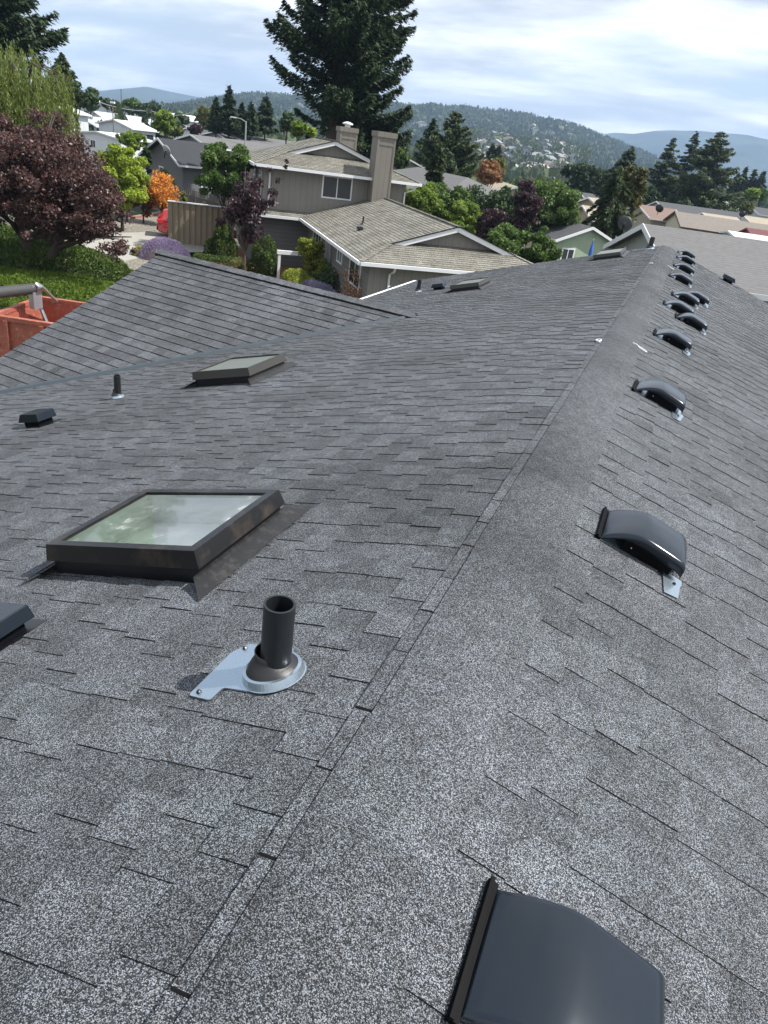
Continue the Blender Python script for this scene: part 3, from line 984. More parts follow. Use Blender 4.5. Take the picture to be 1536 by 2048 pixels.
# dry patch on the gravel
t = NT('dry_yellow_grass'); t.pbr(t.mix(t.noise(20, 3), (.30, .25, .10), (.5, .43, .2)), .9); M_dry = t.m
flat_poly('dry_grass', g((232, 534), (248, 531), (253, 537), (240, 541)), .016, M_dry, kind='stuff')
mb = MB()
a, b = onz(262, 438, 0), onz(318, 430, 0)
for k in range(16):
    p = a + (b - a) * k / 16; q = a + (b - a) * (k + .9) / 16
    mb.beam((p[0], p[1], .07), (q[0], q[1], .07), .15, .13)
o = mb.build('garden_edging', M_brick); tag(o, 'red block edging along the planting bed behind the gravel drive', 'edging')

# ================================================================== NEIGHBOUR HOUSE (two storeys)
P2 = onz(722, 523, 2.5); AZ2 = math.radians(38.5)
nh = thing('two_storey_house', 'grey brown two storey house with tan shingle roofs and tall boxed chimney', 'house', (P2[0], P2[1], 0), AZ2)
M_g2 = siding_mat('grooved_grey_panel_siding', (.235, .225, .205), 'v', .30, .05, .5)
M_g2l = siding_mat('grey_lap_siding', (.17, .172, .17), 'h', .2, .08, .6)
s2 = .325


def wall_quad(mb, p, q, z0, z1a, z1b=None):
    z1b = z1a if z1b is None else z1b
    mb.face([(p[0], p[1], z0), (q[0], q[1], z0), (q[0], q[1], z1b), (p[0], p[1], z1a)])


def window_unit(root, x0, x1, z0, z1, plane, at, out, split=1, pane=M_pane, horiz=False, fw=.07, mat=M_white, name='window'):
    """plane 'a': wall of constant y (faces -y if out<0); plane 'b': wall of constant x"""
    mb = MB(); d = .035
    def bx(u0, u1, w0, w1, t0, t1):
        lo, hi = sorted((at + out * t0, at + out * t1))
        if plane == 'a': mb.box(u0, u1, lo, hi, w0, w1)
        else: mb.box(lo, hi, u0, u1, w0, w1)
    bx(x0, x1, z1 - fw, z1, -.01, d); bx(x0, x1, z0, z0 + fw, -.01, d)
    bx(x0, x0 + fw, z0 + fw, z1 - fw, -.01, d); bx(x1 - fw, x1, z0 + fw, z1 - fw, -.01, d)
    for k in range(1, split + 1):
        if split and k <= split:
            if horiz: zc = z0 + (z1 - z0) * k / (split + 1); bx(x0 + fw, x1 - fw, zc - .02, zc + .02, -.01, d - .01)
            else: xc = x0 + (x1 - x0) * k / (split + 1); bx(xc - .025, xc + .025, z0 + fw, z1 - fw, -.01, d - .01)
    w = mb.build(name, mat, root)
    mb = MB(); bx(x0 + fw * .8, x1 - fw * .8, z0 + fw * .8, z1 - fw * .8, .002, .012); mb.build('pane', pane, w)
    return w


SH = dict(keep=.05, th=.006, tab=(.3, .6), gap=(.0, .01), toner=(.84, 1.12), step=.015)


def hip_roof(root, bx0, bx1, a0, a1, ze, ag, slope, mats, expo=.17, oh=.3, far='wall', rowmul=1.0):
    """Dutch hip: eave rectangle, gable face at a=ag, ridge along a"""
    bc = (bx0 + bx1) / 2; hw = (bx1 - bx0) / 2; zr = ze + slope * hw; c = 1 / math.sqrt(1 + slope * slope)
    nr = int(hw / c / expo) + 1; ex = hw / c / nr
    hg = ag - a0                                   # hip run
    mb = MB()
    for sg in (-1, 1):
        V = np.array([sg * c, 0, -slope * c]); N = np.array([sg * slope * c, 0, c])
        def ulo(v, sg=sg):
            d = hw - v * c                          # plan distance from the eave
            return a0 + d if d < hg else ag - oh
        def uhi(v):
            d = hw - v * c
            if far == 'hip': return a1 - min(d, hg) if d < hg else a1 - hg + oh
            return a1
        shingles(mb, (bc, 0, zr), (0, 1, 0), V, N, nr, ex, ulo, uhi, **SH)
    nf = max(1, int(hg / c / ex)); ef = hg / c / nf
    shingles(mb, (0, ag, ze + slope * hg), (1, 0, 0), (0, -c, -slope * c), (0, -slope * c, c), nf, ef,
             lambda v: bx0 + (hg - v * c), lambda v: bx1 - (hg - v * c), **SH)
    if far == 'hip':
        shingles(mb, (0, a1 - hg, ze + slope * hg), (1, 0, 0), (0, c, -slope * c), (0, slope * c, c), nf, ef,
                 lambda v: bx0 + (hg - v * c), lambda v: bx1 - (hg - v * c), **SH)
    mb.build('roof', mats, root)
    # hip and ridge caps
    mb = MB()
    mb = None
    lines = [((bx0, a0, ze), (bx0 + hg, ag, ze + slope * hg)), ((bx1, a0, ze), (bx1 - hg, ag, ze + slope * hg)), ((bc, ag - oh, zr), (bc, a1 - (hg - oh if far == 'hip' else 0), zr))]
    for p, q in lines:
        p, q = Vector(p), Vector(q); L = (q - p).length; k = max(1, int(L / .2)); d = (q - p) / k
        mb = MB()
        for i in range(k):
            u = p + d * i; w = u + d * 1.02
            mb.ct = RNG.uniform(.8, 1.15)
            mb.beam(u + Vector((0, 0, .030)), w + Vector((0, 0, .018)), .22, .018)
        mb.ct = 1.
        mb.build('ridge_cap', mats[0], root)
    # gable triangle, white rakes
    mb = MB(); d = .12
    mb.face([(bx0 + hg + .1, ag, ze + slope * hg + .01), (bx1 - hg - .1, ag, ze + slope * hg + .01), (bc, ag, zr - .06)])
    mb.build('gable', M_g2, root)
    mb = MB(); e = .02
    for sg, xb in ((-1, bx0 + hg - oh * .9), (1, bx1 - hg + oh * .9)):
        zb = ze + slope * abs(xb - (bx0 if sg < 0 else bx1))
        mb.beam((xb, ag - oh, zb - .09), (bc, ag - oh, zr - .09), .03, .19)
    mb.build('rake_board', M_white, root)
    mb = MB()
    for sg, xb in ((-1, bx0 + hg - oh * .9), (1, bx1 - hg + oh * .9)):
        zb = ze + slope * abs(xb - (bx0 if sg < 0 else bx1))
        mb.beam((xb, ag - oh - .02, zb + .015), (bc, ag - oh - .02, zr + .015), .06, .035)
    mb.build('drip_edge', M_black, root)
    # gutters
    mb = MB()
    mb.beam((bx0 - .02, a0 - .05, ze - .07), (bx1 + .02, a0 - .05, ze - .07), .10, .13)
    mb.beam((bx0 - .05, a0 - .02, ze - .07), (bx0 - .05, a1, ze - .07), .10, .13)
    mb.beam((bx1 + .05, a0 - .02, ze - .07), (bx1 + .05, a1, ze - .07), .10, .13)
    mb.build('gutter', M_white, root)
    mb = MB()
    mb.face([(bx0, a0, ze - .13), (bx1, a0, ze - .13), (bx1, a1, ze - .13), (bx0, a1, ze - .13)])
    mb.build('soffit', M_g2, root)


hip_roof(nh, 0, 8.5, 0, 12.62, 2.5, 1.8, s2, [M_tan, M_tanedge])
hip_roof(nh, -2.4, 6.1, 12.0, 20.4, 4.75, 14.0, s2, [M_tan, M_tanedge], far='hip')
# skirt roof left of the lower wing
mb = MB(); c = 1 / math.sqrt(1 + s2 * s2)
shingles(mb, (0, 12.75, 2.5 + s2 * .75), (1, 0, 0), (0, -c, -s2 * c), (0, -s2 * c, c), 4, .75 / c / 4, lambda v: -2.7, lambda v: .75 - v * c + .02, **SH)
mb.build('skirt_roof', [M_tan, M_tanedge], nh)
mb = MB(); mb.beam((-2.7, 11.95, 2.43), (.0, 11.95, 2.43), .10, .13); mb.build('gutter', M_white, nh)
mb = MB()
wall_quad(mb, (.5, .5), (8.0, .5), 0, 2.38); wall_quad(mb, (8., .5), (8., 12.6), 0, 2.38)
mb.build('wall', M_g2, nh)
mb = MB()
wall_quad(mb, (.5, 12.6), (.5, .5), 0, 2.38)
wall_quad(mb, (-2.3, 12.6), (.5, 12.6), 0, 2.6); wall_quad(mb, (-2.3, 19.), (-2.3, 12.6), 0, 2.6)
mb.build('wall', M_g2l, nh)
mb = MB()
wall_quad(mb, (-1.9, 12.6), (5.55, 12.6), 2.4, 4.62); wall_quad(mb, (-1.9, 19.9), (-1.9, 12.6), 2.4, 4.62)
wall_quad(mb, (5.55, 12.6), (5.55, 19.9), 0, 4.62); wall_quad(mb, (5.55, 19.9), (-1.9, 19.9), 0, 4.62)
mb.build('wall', M_g2, nh)
M_chim = siding_mat('chimney_panel', (.205, .19, .165), 'v', .3, .06, .45)
for (b0, b1, a0, a1, z0, z1) in ((3.47, 4.38, 11.6, 12.7, 2.9, 6.62), (2.98, 3.95, 17.6, 18.6, 4.6, 6.62)):
    mb = MB(); mb.box(b0, b1, a0, a1, z0, z1)
    for x in (b0 + .0, b1 - .07): mb.box(x - .012, x + .082, a0 - .02, a0, z0, z1 - .0)
    mb.box(b0 + .07, b1 - .07, a0 - .02, a0, z1 - .35, z1 - .26)
    ch = mb.build('chimney', M_chim, nh)
    mb = MB(); mb.box(b0 - .05, b1 + .05, a0 - .05, a1 + .05, z1, z1 + .24); mb.build('chimney_cap', M_chim, ch)
mb = MB(); mb.lathe([(.16, 0), (.16, .12), (.3, .14), (.3, .2), (.1, .27), (1e-3, .28)], (3.46, 18.1, 6.86), 16); mb.build('flue_cap', M_white, ch)
window_unit(nh, 1.07, 2.65, 3.5, 4.58, 'a', 12.6, -1, 1)
window_unit(nh, 13.2, 14.6, 3.1, 4.5, 'b', -1.9, -1, 0, M_panel)
window_unit(nh, 15.4, 16.8, 3.1, 4.5, 'b', -1.9, -1, 0, M_panel)
window_unit(nh, 1.6, 3.4, 1.15, 2.2, 'b', .5, -1, 1)
window_unit(nh, 4.75, 5.7, 1.55, 2.15, 'b', .5, -1, 1, M_panel)
window_unit(nh, 9.1, 11., 1.15, 2.15, 'b', .5, -1, 2)
mb = MB(); mb.box(.44, .5, 7.0, 8.1, .12, 2.12); mb.build('door', plain('pale_grey_door', (.42, .45, .48), .5), nh)
mb = MB()
mb.tube([(-1.6, 11.95, 4.66), (-1.62, 12.1, 4.45), (-1.6, 12.53, 4.3), (-1.6, 12.53, 2.75)], .045, 8)
mb.build('downspout', M_white, nh)
mb = MB(); mb.tube([(5.9, 12.0, 4.6), (5.85, 12.2, 4.4), (5.5, 12.53, 4.2), (5.5, 12.53, 3.4)], .045, 8); mb.build('downspout', M_white, nh)
mb = MB(); mb.tube([(1.35, -.05, 2.4), (1.35, .1, 2.2), (1.3, .43, 2.05), (1.3, .43, .1)], .045, 8); mb.build('downspout', M_white, nh)
# small plumbing bits on the tan roof
def on2(px, py):
    n = np.array([-s2, 0, 1.]); ca, sa = math.cos(AZ2), math.sin(AZ2)
    nw = np.array([n[0] * ca, n[0] * sa, 1.]); return onplane(px, py, np.array([P2[0], P2[1], 2.5]), nw)
q = on2(400 + 1000 / 3.072, 180 + 826 / 3.072)
o = thing('vent_pipe', 'short black vent pipe on the tan shingle roof', 'vent pipe', q)
mb = MB(); mb.lathe([(.04, -.05), (.04, .34), (.032, .34), (.032, .0)], (0, 0, 0), 14); mb.build('pipe', M_abs, o)
mb = MB(); mb.lathe([(.12, .0), (.07, .05), (.045, .10)], (0, 0, 0), 14); mb.build('rubber_boot', M_rubber, o)
q = on2(400 + 982 / 3.072, 180 + 864 / 3.072)
o = thing('box_vent', 'small dark exhaust vent on the tan shingle roof', 'roof vent', q, AZ2)
mb = MB(); mb.hexa([(-.14, -.1, .06), (.14, -.1, .06), (.14, .1, .06), (-.14, .1, .06)], [(-.12, -.08, .16), (.10, -.08, .16), (.10, .08, .16), (-.12, .08, .16)]); mb.build('cap', M_hood, o)
mb = MB(); mb.box(-.09, .09, -.07, .07, -.04, .07); mb.build('throat', M_throat, o)

# white frame by the front door
o = thing('entry_frame', 'low white post and beam frame beside the round shrubs', 'garden frame', onz(556, 558, 0), AZ2 + .05)
mb = MB(); mb.box(-.06, .06, -.06, .06, 0, 1.15); mb.build('post', M_white, o)
mb = MB(); mb.box(1.7, 1.82, -.06, .06, 0, 1.15); mb.build('post', M_white, o)
mb = MB(); mb.box(-.12, 1.88, -.08, .08, 1.15, 1.32); mb.build('beam', M_white, o)

# ================================================================== generic houses
def gable_house(name, label, P, az, L, W, ez, rise, wall, roof, base=0., oh=.35, trim=M_white, wins=(), cat='house', group=None, hipz=0., trimh=.16, door=None, th=.12, doormat=None):
    """ridge along local y (0..L), width along local x centred; P ground point of the near gable centre"""
    root = thing(name, label, cat, (P[0], P[1], base), az, group)
    w = W / 2; sl = rise / w
    mb = MB(); ez_ = ez - .02
    mb.idx([(-w, 0, 0), (w, 0, 0), (w, 0, ez_), (0, 0, ez_ + rise), (-w, 0, ez_), (-w, L, 0), (w, L, 0), (w, L, ez_), (0, L, ez_ + rise), (-w, L, ez_)],
           [(0, 1, 2, 3, 4), (9, 8, 7, 6, 5), (1, 6, 7, 2), (5, 0, 4, 9)])
    mb.build('wall', wall, root)
    mb = MB(); W2 = w + oh; zE = ez - sl * oh + .10; zR = ez + rise + .10
    for sg in (-1, 1):
        q = [(0, -oh, zR), (sg * W2, -oh, zE), (sg * W2, L + oh, zE), (0, L + oh, zR)]
        if sg < 0: q = q[::-1]
        mb.slab(q, th)
    mb.build('roof', roof, root)
    mb = MB()
    for sg in (-1, 1):
        for yy in (-oh - .02, L + oh + .02):
            mb.beam((sg * W2, yy, zE - trimh * .45), (0, yy, zR - trimh * .45), .035, trimh)
        mb.beam((sg * (W2 + .02), -oh, zE - trimh * .45), (sg * (W2 + .02), L + oh, zE - trimh * .45), .04, trimh * .9)
    mb.build('trim', trim, root)
    for (pl, u0, u1, z0, z1) in wins:
        if pl == 'n': window_unit(root, u0, u1, z0, z1, 'a', 0, -1, 1 if u1 - u0 > .9 else 0, fw=.09)
        if pl == 'l': window_unit(root, u0, u1, z0, z1, 'b', -w, -1, 1 if u1 - u0 > .9 else 0, fw=.09)
        if pl == 'r': window_unit(root, u0, u1, z0, z1, 'b', w, 1, 1 if u1 - u0 > .9 else 0, fw=.09)
    if door:
        pl, u0, u1 = door; mb = MB()
        if pl == 'n': mb.box(u0, u1, -.04, 0, .1, 2.1)
        if pl == 'l': mb.box(-w - .04, -w, u0, u1, .1, 2.1)
        if pl == 'r': mb.box(w, w + .04, u0, u1, .1, 2.1)
        mb.build('door', doormat or M_white, root)
    return root


R_grey = coursed_mat('blue_grey_shingle_far', (.085, .088, .095), .05)
R_greyw = coursed_mat('warm_grey_shingle_far', (.145, .145, .148), .06, .5)
R_brown = coursed_mat('rusty_brown_shingle_far', (.195, .175, .155), .05, .25)
R_tan = coursed_mat('tan_shingle_far', (.33, .29, .23), .05, .3)
R_whiteroof = plain('white_coated_roof', (.66, .69, .71), .5, vary=.08, nscale=.6)
R_silver = plain('silver_metal_roof', (.42, .46, .49), .45, vary=.1, nscale=.6)
R_redroof = plain('red_metal_roof', (.11, .02, .02), .5, vary=.1)
W_white = siding_mat('white_lap_wall', (.62, .66, .70), 'v', .4, .05, .25)
W_cream = siding_mat('cream_lap_wall', (.56, .53, .42), 'h', .22, .1, .3)
W_grey = siding_mat('mid_grey_wall', (.16, .165, .175), 'h', .2, .1, .4)
W_green = siding_mat('soft_green_wall', (.34, .42, .31), 'v', .6, .03, .3)
W_greyg = siding_mat('grey_green_wall', (.24, .25, .225), 'v', .5, .02, .3)
W_greyg2 = siding_mat('pale_green_grey_wall', (.31, .35, .32), 'v', .5, .02, .3)
W_beige = siding_mat('beige_wall', (.40, .36, .29), 'v', .5, .03, .3)


def house_px(name, label, corner_px, dist, az, *a, **k):
    """corner_px: pixel of the near gable peak; stands so the peak meets that sight line"""
    T = atd(corner_px[0], corner_px[1], dist)
    return T


def sstep(a, b, x):
    k = min(1., max(0., (x - a) / (b - a))); return k * k * (3 - 2 * k)


def gz(x, y):
    r = math.hypot(x, y); return -3. * sstep(38, 105, r) - 4. * sstep(105, 230, r)


def ridge_house(name, label, near, far, dist, W, rise, wallh, wall, roof, Lmax=None, **k):
    P = atd(near[0], near[1], dist); ang = k.pop('ang', None)
    if ang is None:
        Q = onz(far[0], far[1], P[2]); d = Q - P; L = math.hypot(d[0], d[1]); az = math.atan2(-d[0], d[1])
    else:
        v_ = P - CAM; az = math.atan2(-v_[0], v_[1]) - math.radians(ang)
        # length so the far ridge end meets the second sight line sideways
        a2 = ray(far[0], far[1]); t1 = math.atan2(-a2[0], a2[1]); dlt = abs(math.atan2(-v_[0], v_[1]) - t1)
        L = dist * math.sin(dlt) / max(.15, math.sin(math.radians(abs(ang)) - dlt))
        d = np.array([-math.sin(az), math.cos(az), 0.]) * L
    if Lmax: L = min(L, Lmax)
    ez = P[2] - rise; base = min(gz(P[0], P[1]), ez - wallh) - .3
    k.setdefault('oh', .4); oh = k['oh']
    u = d / np.linalg.norm(d) * oh
    wins = [(p, a, b, z0 + (ez - .1 - base) - 2.3, z1 + (ez - .1 - base) - 2.3) for p, a, b, z0, z1 in k.pop('wins', ())]
    return gable_house(name, label, P + u, az, max(1., L - 2 * oh), W, ez - .1 - base, rise, wall, roof, base=base, wins=wins, **k)


def hipped(name, label, near, far, dist, W, rise, wall, roof, wallh=2.5, group=None):
    P = atd(near[0], near[1], dist); Q = onz(far[0], far[1], P[2]); d = Q - P; L = np.linalg.norm(d); az = math.atan2(-d[0], d[1])
    base = P[2] - rise - wallh
    r = thing(name, label, 'house', (P[0], P[1], base), az, group); w = W / 2; ez = wallh
    mb = MB(); mb.box(-w + .4, w - .4, -w + .4, L + w - .4, -.6, ez - .02); mb.build('wall', wall, r)
    mb = MB(); a, b, c, d_ = (-w, -w, ez), (w, -w, ez), (w, L + w, ez), (-w, L + w, ez); e, f = (0, 0, ez + rise), (0, L, ez + rise)
    for q in ((a, b, e), (b, c, f, e), (c, d_, f), (d_, a, e, f)): mb.face(q)
    mb.face([d_, c, b, a]); mb.build('roof', roof, r)
    mb = MB()
    for p, q in ((a, b), (b, c), (c, d_), (d_, a)): mb.beam((p[0], p[1], p[2] - .08), (q[0], q[1], q[2] - .08), .08, .15)
    mb.build('gutter', M_white, r)
    return r


# --- left side
hA = ridge_house('grey_house', 'small dark grey house with a covered porch behind the picket fence', (315, 275), (425, 284), 64, 6.4, 1.3, 2.6, W_grey, coursed_mat('charcoal_shingle_far', (.045, .048, .055), .05, .3),
                 wins=(('n', -.9, -.1, .7, 1.7), ('r', 1.5, 2.6, .7, 1.7)), oh=.5, ang=66)
mb = MB(); mb.box(3.4, 6.2, 2.8, 8., 2.05, 2.15); mb.face([(3.2, 2.4, 2.5), (6.3, 2.4, 2.1), (6.3, 8.3, 2.1), (3.2, 8.3, 2.5)]); mb.build('porch_roof', MATS['charcoal_shingle_far'], hA)
for yy in (2.9, 5.3, 7.9):
    mb = MB(); mb.box(6.0, 6.16, yy - .08, yy + .08, -.3, 2.05); mb.build('post', M_white, hA)
mb = MB(); mb.box(6.04, 6.12, 2.98, 7.82, .75, .85); mb.build('rail', M_white, hA)

hB = ridge_house('white_mobile_home', 'long white mobile home with bright flat roof behind the light green tree', (192, 262), (268, 270), 112, 7.5, .4, 2.6, W_white, R_whiteroof, wins=(('n', -1.5, -.5, .7, 1.7),), oh=.3, ang=48)
hC = ridge_house('white_mobile_home', 'white mobile home with silver grey gable roof and small front porch', (152, 229), (222, 239), 140, 8, 1.1, 2.5, W_white, R_silver, wins=(('n', -1.5, .6, .7, 1.7),), ang=50)
hD = ridge_house('white_mobile_home', 'white home with bright slanting awning roof beside red flowers', (226, 238), (280, 250), 132, 8, .8, 2.4, W_white, R_whiteroof, wins=(('r', 1, 4, .5, 1.8),), ang=52)
hE = ridge_house('mobile_home', 'long grey roofed home with three little roof vents behind the white ones', (183, 221), (298, 246), 165, 9, 1.2, 2.5, W_white, R_silver, ang=62)
for k in range(3):
    mb = MB(); mb.box(-.2, .2, 6 + 6 * k, 6.4 + 6 * k, 3.9, 4.9); mb.build('chimney', M_white, hE)
ridge_house('mobile_home', 'flat white roofed home just left of the lamp post behind the plum tree', (112, 212), (152, 216), 130, 9, .5, 2.5, W_white, R_whiteroof, ang=66)
ridge_house('mobile_home', 'dark grey roofed home between the lamp post and the long roof', (150, 214), (180, 219), 150, 9, 1., 2.5, W_grey, R_grey, ang=66)
ridge_house('warehouse', 'bright white roofed shed at the foot of the far left trees', (188, 200), (211, 203), 190, 16, 1., 4, W_white, R_whiteroof, ang=66)
for i, (a, b, d, lb) in enumerate((((286, 216), (330, 222), 210, 'far white flat roof left of the bare pole'), ((330, 224), (396, 232), 200, 'long far white roof right of the light green round tree'), ((372, 255), (420, 262), 120, 'low dark roofed home behind the dark purple tree'),
                                   ((236, 205), (262, 209), 240, 'far off white roof among the left treetops'))):
    ridge_house('distant_building', lb, a, b, d, 12, 1., 3, W_white, R_grey if i == 2 else R_whiteroof, cat='building', ang=68)
ridge_house('long_building', 'long low grey roofed building with a white edge strip behind the green maple', (380, 268), (560, 284), 92, 10, .8, 2.5, W_grey, R_greyw, ang=70)
hL = ridge_house('long_building', 'long grey flat building with pale roof edge left of the big conifer', (428, 262), (590, 281), 112, 10, .6, 2.5, W_grey, R_greyw, ang=72)

# --- right side
hH = ridge_house('green_house', 'small soft green house with white window and door by the blue umbrella', (1187, 454), (1128, 439), 50, 4.6, .85, 2.3, W_green, R_grey, oh=.3, wins=(('n', -1.75, -.75, .75, 1.85),), Lmax=9)
mb = MB(); mb.box(.25, 1.4, -.05, 0, .0, 1.95); mb.build('door', M_white, hH)
hG = ridge_house('grey_green_house', 'long grey green house with a broad grey shingle roof right behind our ridge', (1287, 447), (1560, 491), 37, 10.5, 1.5, 2.6, W_greyg2, R_greyw, oh=.45, trimh=.24, ang=73, wins=(('n', -1.0, -.4, 1.0, 1.5),))
hI = ridge_house('cream_mobile_home', 'cream sided mobile home with rusty brown roof and dark window', (1350, 422), (1560, 461), 88, 8.5, 1.1, 2.5, W_cream, R_brown, oh=.3, ang=78, trim=plain('dark_brown_trim', (.06, .035, .025), .7), trimh=.14, Lmax=24,
                 wins=(('n', -1.9, -1.4, .8, 1.9), ('r', 3.5, 5.2, .8, 1.8), ('r', 9, 10, 1.2, 1.7)))
hJ = ridge_house('brown_roof_house', 'house with reddish brown roof and dark windows behind the weeping cedar', (1276, 408), (1350, 421), 96, 8, 1., 2.5, W_beige, plain('red_brown_roof', (.17, .115, .095), .9, vary=.15), oh=.4, ang=68, wins=(('r', 1.5, 3.3, .6, 1.8), ('r', 4.5, 6., .6, 1.8)))
hK = ridge_house('mobile_home', 'white gabled mobile home with long dark grey roof below the big cedars', (1313, 402), (1478, 431), 112, 9, 1.2, 2.4, W_white, R_grey, ang=66)
hL2 = ridge_house('tan_house', 'tan roofed house with white gable boards left of the weeping cedar', (1177, 394), (1222, 402), 84, 7.5, 1.3, 2.5, W_beige, R_tan, wins=(('r', 1, 2.5, .6, 1.8), ('n', -2, -.6, .4, 1.7)), oh=.5, ang=50)
ridge_house('tan_house', 'low tan roof with pale wall in front of the gabled tan house', (1165, 410), (1225, 422), 74, 6, .8, 2.4, W_beige, R_tan, ang=72, wins=(('r', 1., 2.4, .7, 1.7), ('n', -1, .6, .7, 1.7)))
ridge_house('dark_roof_house', 'dark grey roof at the far side of the tan houses', (1160, 384), (1222, 392), 105, 8, 1., 2.4, W_grey, R_grey, ang=70)
ridge_house('red_carport', 'dark red metal carport roof at the right picture edge', (1494, 455), (1560, 459), 82, 6, .9, 2.0, plain('red_wall', (.25, .03, .03), .6), R_redroof, ang=70, trim=plain('red_trim', (.16, .03, .03), .5), oh=.2, cat='carport')
ridge_house('blue_grey_shed', 'pale blue grey shed with a small window at the right picture edge', (1456, 461), (1560, 478), 76, 4, .25, 2.2, plain('blue_grey_wall', (.42, .48, .53), .6), R_whiteroof, wins=(('r', 6., 7.5, .9, 1.5),), cat='shed', oh=.2, ang=72)
for i, (a, b, d, r_, lb) in enumerate((((1477, 429), (1560, 440), 120, R_tan, 'pale tan roof beyond the cream home at the right edge'), ((1500, 412), (1560, 420), 150, R_grey, 'dark roofed home under the round light green tree'),
                                  ((1442, 402), (1500, 408), 170, R_whiteroof, 'white roofed home right of the big cedars'), ((1405, 425), (1470, 440), 100, R_tan, 'brownish roof with skylights behind the cream home'))):
    ridge_house('mobile_home', lb, a, b, d, 8, .9, 2.4, W_white, r_, ang=66)
hipped('hip_roof_house', 'grey hip roofed house half hidden by the weeping conifer and shrubs', (836, 334), (935, 355), 74, 9, 1.5, W_beige, R_greyw)
ridge_house('brown_house', 'small brown gabled house by the orange leaved tree', (1002, 362), (1035, 373), 84, 6, .9, 2.3, W_beige, R_tan)
ridge_house('grey_gabled_house', 'dim grey house seen just right of the tall chimney', (786, 306), (806, 311), 110, 7, 1.2, 2.6, W_grey, R_grey)
ridge_house('grey_gabled_house', 'slate roofed house between the purple tree and the green house', (1128, 440), (1165, 446), 60, 6, 1., 2.2, W_green, R_grey)
# garden shed with red door
sP = atd(941, 486, 58); aS = math.radians(8)
sh = thing('garden_shed', 'small white trimmed garden shed with a red panel door', 'shed', (sP[0], sP[1], sP[2] - .25), aS)
mb = MB(); mb.box(-1.5, 1.7, 0, 2.4, 0, 1.85); mb.build('wall', plain('shed_white', (.5, .5, .46), .7), sh)
mb = MB(); mb.slab([(-1.8, -.3, 1.8), (2., -.3, 1.8), (2., 1.2, 2.75), (-1.8, 1.2, 2.75)], .08); mb.slab([(-1.8, 1.2, 2.75), (2., 1.2, 2.75), (2., 2.7, 1.8), (-1.8, 2.7, 1.8)], .08); mb.build('roof', R_greyw, sh)
mb = MB(); mb.box(-.35, .5, -.05, 0, .1, 1.6); dr = mb.build('door', plain('red_paint', (.42, .03, .03), .5), sh)
mb = MB(); mb.box(-.42, -.35, -.07, 0, .1, 1.7); mb.box(.5, .57, -.07, 0, .1, 1.7); mb.box(.04, .10, -.07, -.05, .1, 1.6); mb.box(-.35, .5, -.07, -.05, .85, .92); mb.build('door_trim', M_white, dr)
window_unit(sh, -1.25, -.75, .5, 1.55, 'a', 0, -1, 1, horiz=True); window_unit(sh, .9, 1.4, .5, 1.55, 'a', 0, -1, 1, horiz=True)

# blue umbrella, wreath and heart by the green house
uP = onz(1181, 508, gz(*onz(1181, 508, -.9)[:2]))
uP = atd(1187, 482, 48.2)
o = thing('patio_umbrella', 'closed bright blue patio umbrella standing by the white door', 'umbrella', (uP[0], uP[1], uP[2] - 1.0))
mb = MB(); mb.lathe([(.03, .05), (.11, .12), (.12, .45), (.06, .85), (.02, 1.05)], (0, 0, 0), 9); mb.build('canopy', plain('bright_blue_cloth', (.05, .16, .55), .8), o)
mb = MB(); mb.tube([(0, 0, -.6), (0, 0, 1.12)], .022, 6); mb.build('pole', M_white, o)
mb = MB(); mb.tube([(.0 + .17 * math.cos(a), -.06, 1.25 + .17 * math.sin(a)) for a in [2 * PI * k / 12 for k in range(13)]], .045, 5, False)
w_ = mb.build('wreath', plain('dark_wreath', (.03, .05, .03), .9), None); w_.parent = hH; w_.location = (-.25, -.02, 0)


def dish(label, px, py, dist, r, col, stand=.9):
    P = atd(px, py, dist); o = thing('satellite_dish', label, 'satellite dish', P, 2.9, group='satellite dishes')
    mb = MB(); n = 20
    prof = [(1e-3, 0), (r * .5, .03), (r * .8, .08), (r, .14)]
    mb.lathe(prof, (0, 0, 0), n); d = mb.build('reflector', col, o, True); d.rotation_euler = (math.radians(65), 0, 0)
    s_ = d.modifiers.new('t', 'SOLIDIFY'); s_.thickness = .02
    mb = MB(); mb.tube([(0, 0, 0), (0, .1, -.3), (0, .1, -stand)], .03, 6); mb.build('mast', M_throat, o)
    mb = MB(); mb.tube([(0, 0, -r * .6), (0, -r * .9, -.1)], .015, 5); mb.build('feed_arm', M_throat, o)
    return o


dish('large dark mesh satellite dish on the grey green house', 1248, 449, 41, .40, plain('dark_dish', (.05, .055, .06), .5))
dish('round satellite dish on the reddish brown roof', 1318, 418, 90, .45, plain('black_dish', (.02, .02, .022), .5), .6)
dish('small pale dish on the gable of the dark grey house', 331, 302, 62, .4, plain('grey_dish', (.35, .35, .35), .5), .5)
dish('small black dish on a far home right of the cedars', 1484, 429, 108, .4, MATS['black_dish'], .6)

# ------------------------------------------------------------------ fences, car, dumpster
M_fence = plain('fence_tan_stain', (.25, .205, .145), .85, vary=.2, nscale=2.5)
M_fence2 = plain('fence_grey_weathered', (.11, .10, .085), .9, vary=.3, nscale=2.5)
a = onz(338, 487, 0); b = onz(464, 500, 0)
d = b - a; L = math.hypot(d[0], d[1]); az = math.atan2(d[1], d[0])
fo = thing('board_fence', 'tall tan board on board fence with white cap in front of the red car', 'fence', a, az)
mb = MB(); H = 2.15; x = .0
while x < L: mb.box(x, x + .17, -.035, -.01, .06, H); x += .30
x = .15
while x < L: mb.box(x, x + .17, .02, .045, .06, H); x += .30
mb.build('boards', M_fence, fo)
mb = MB(); mb.box(-.05, L, -.09, .09, H, H + .05); mb.build('cap_rail', M_white, fo)
mb = MB(); mb.box(-.05, L, -.01, .02, H * .5, H * .55); mb.build('rail', M_fence, fo)
x = 0.
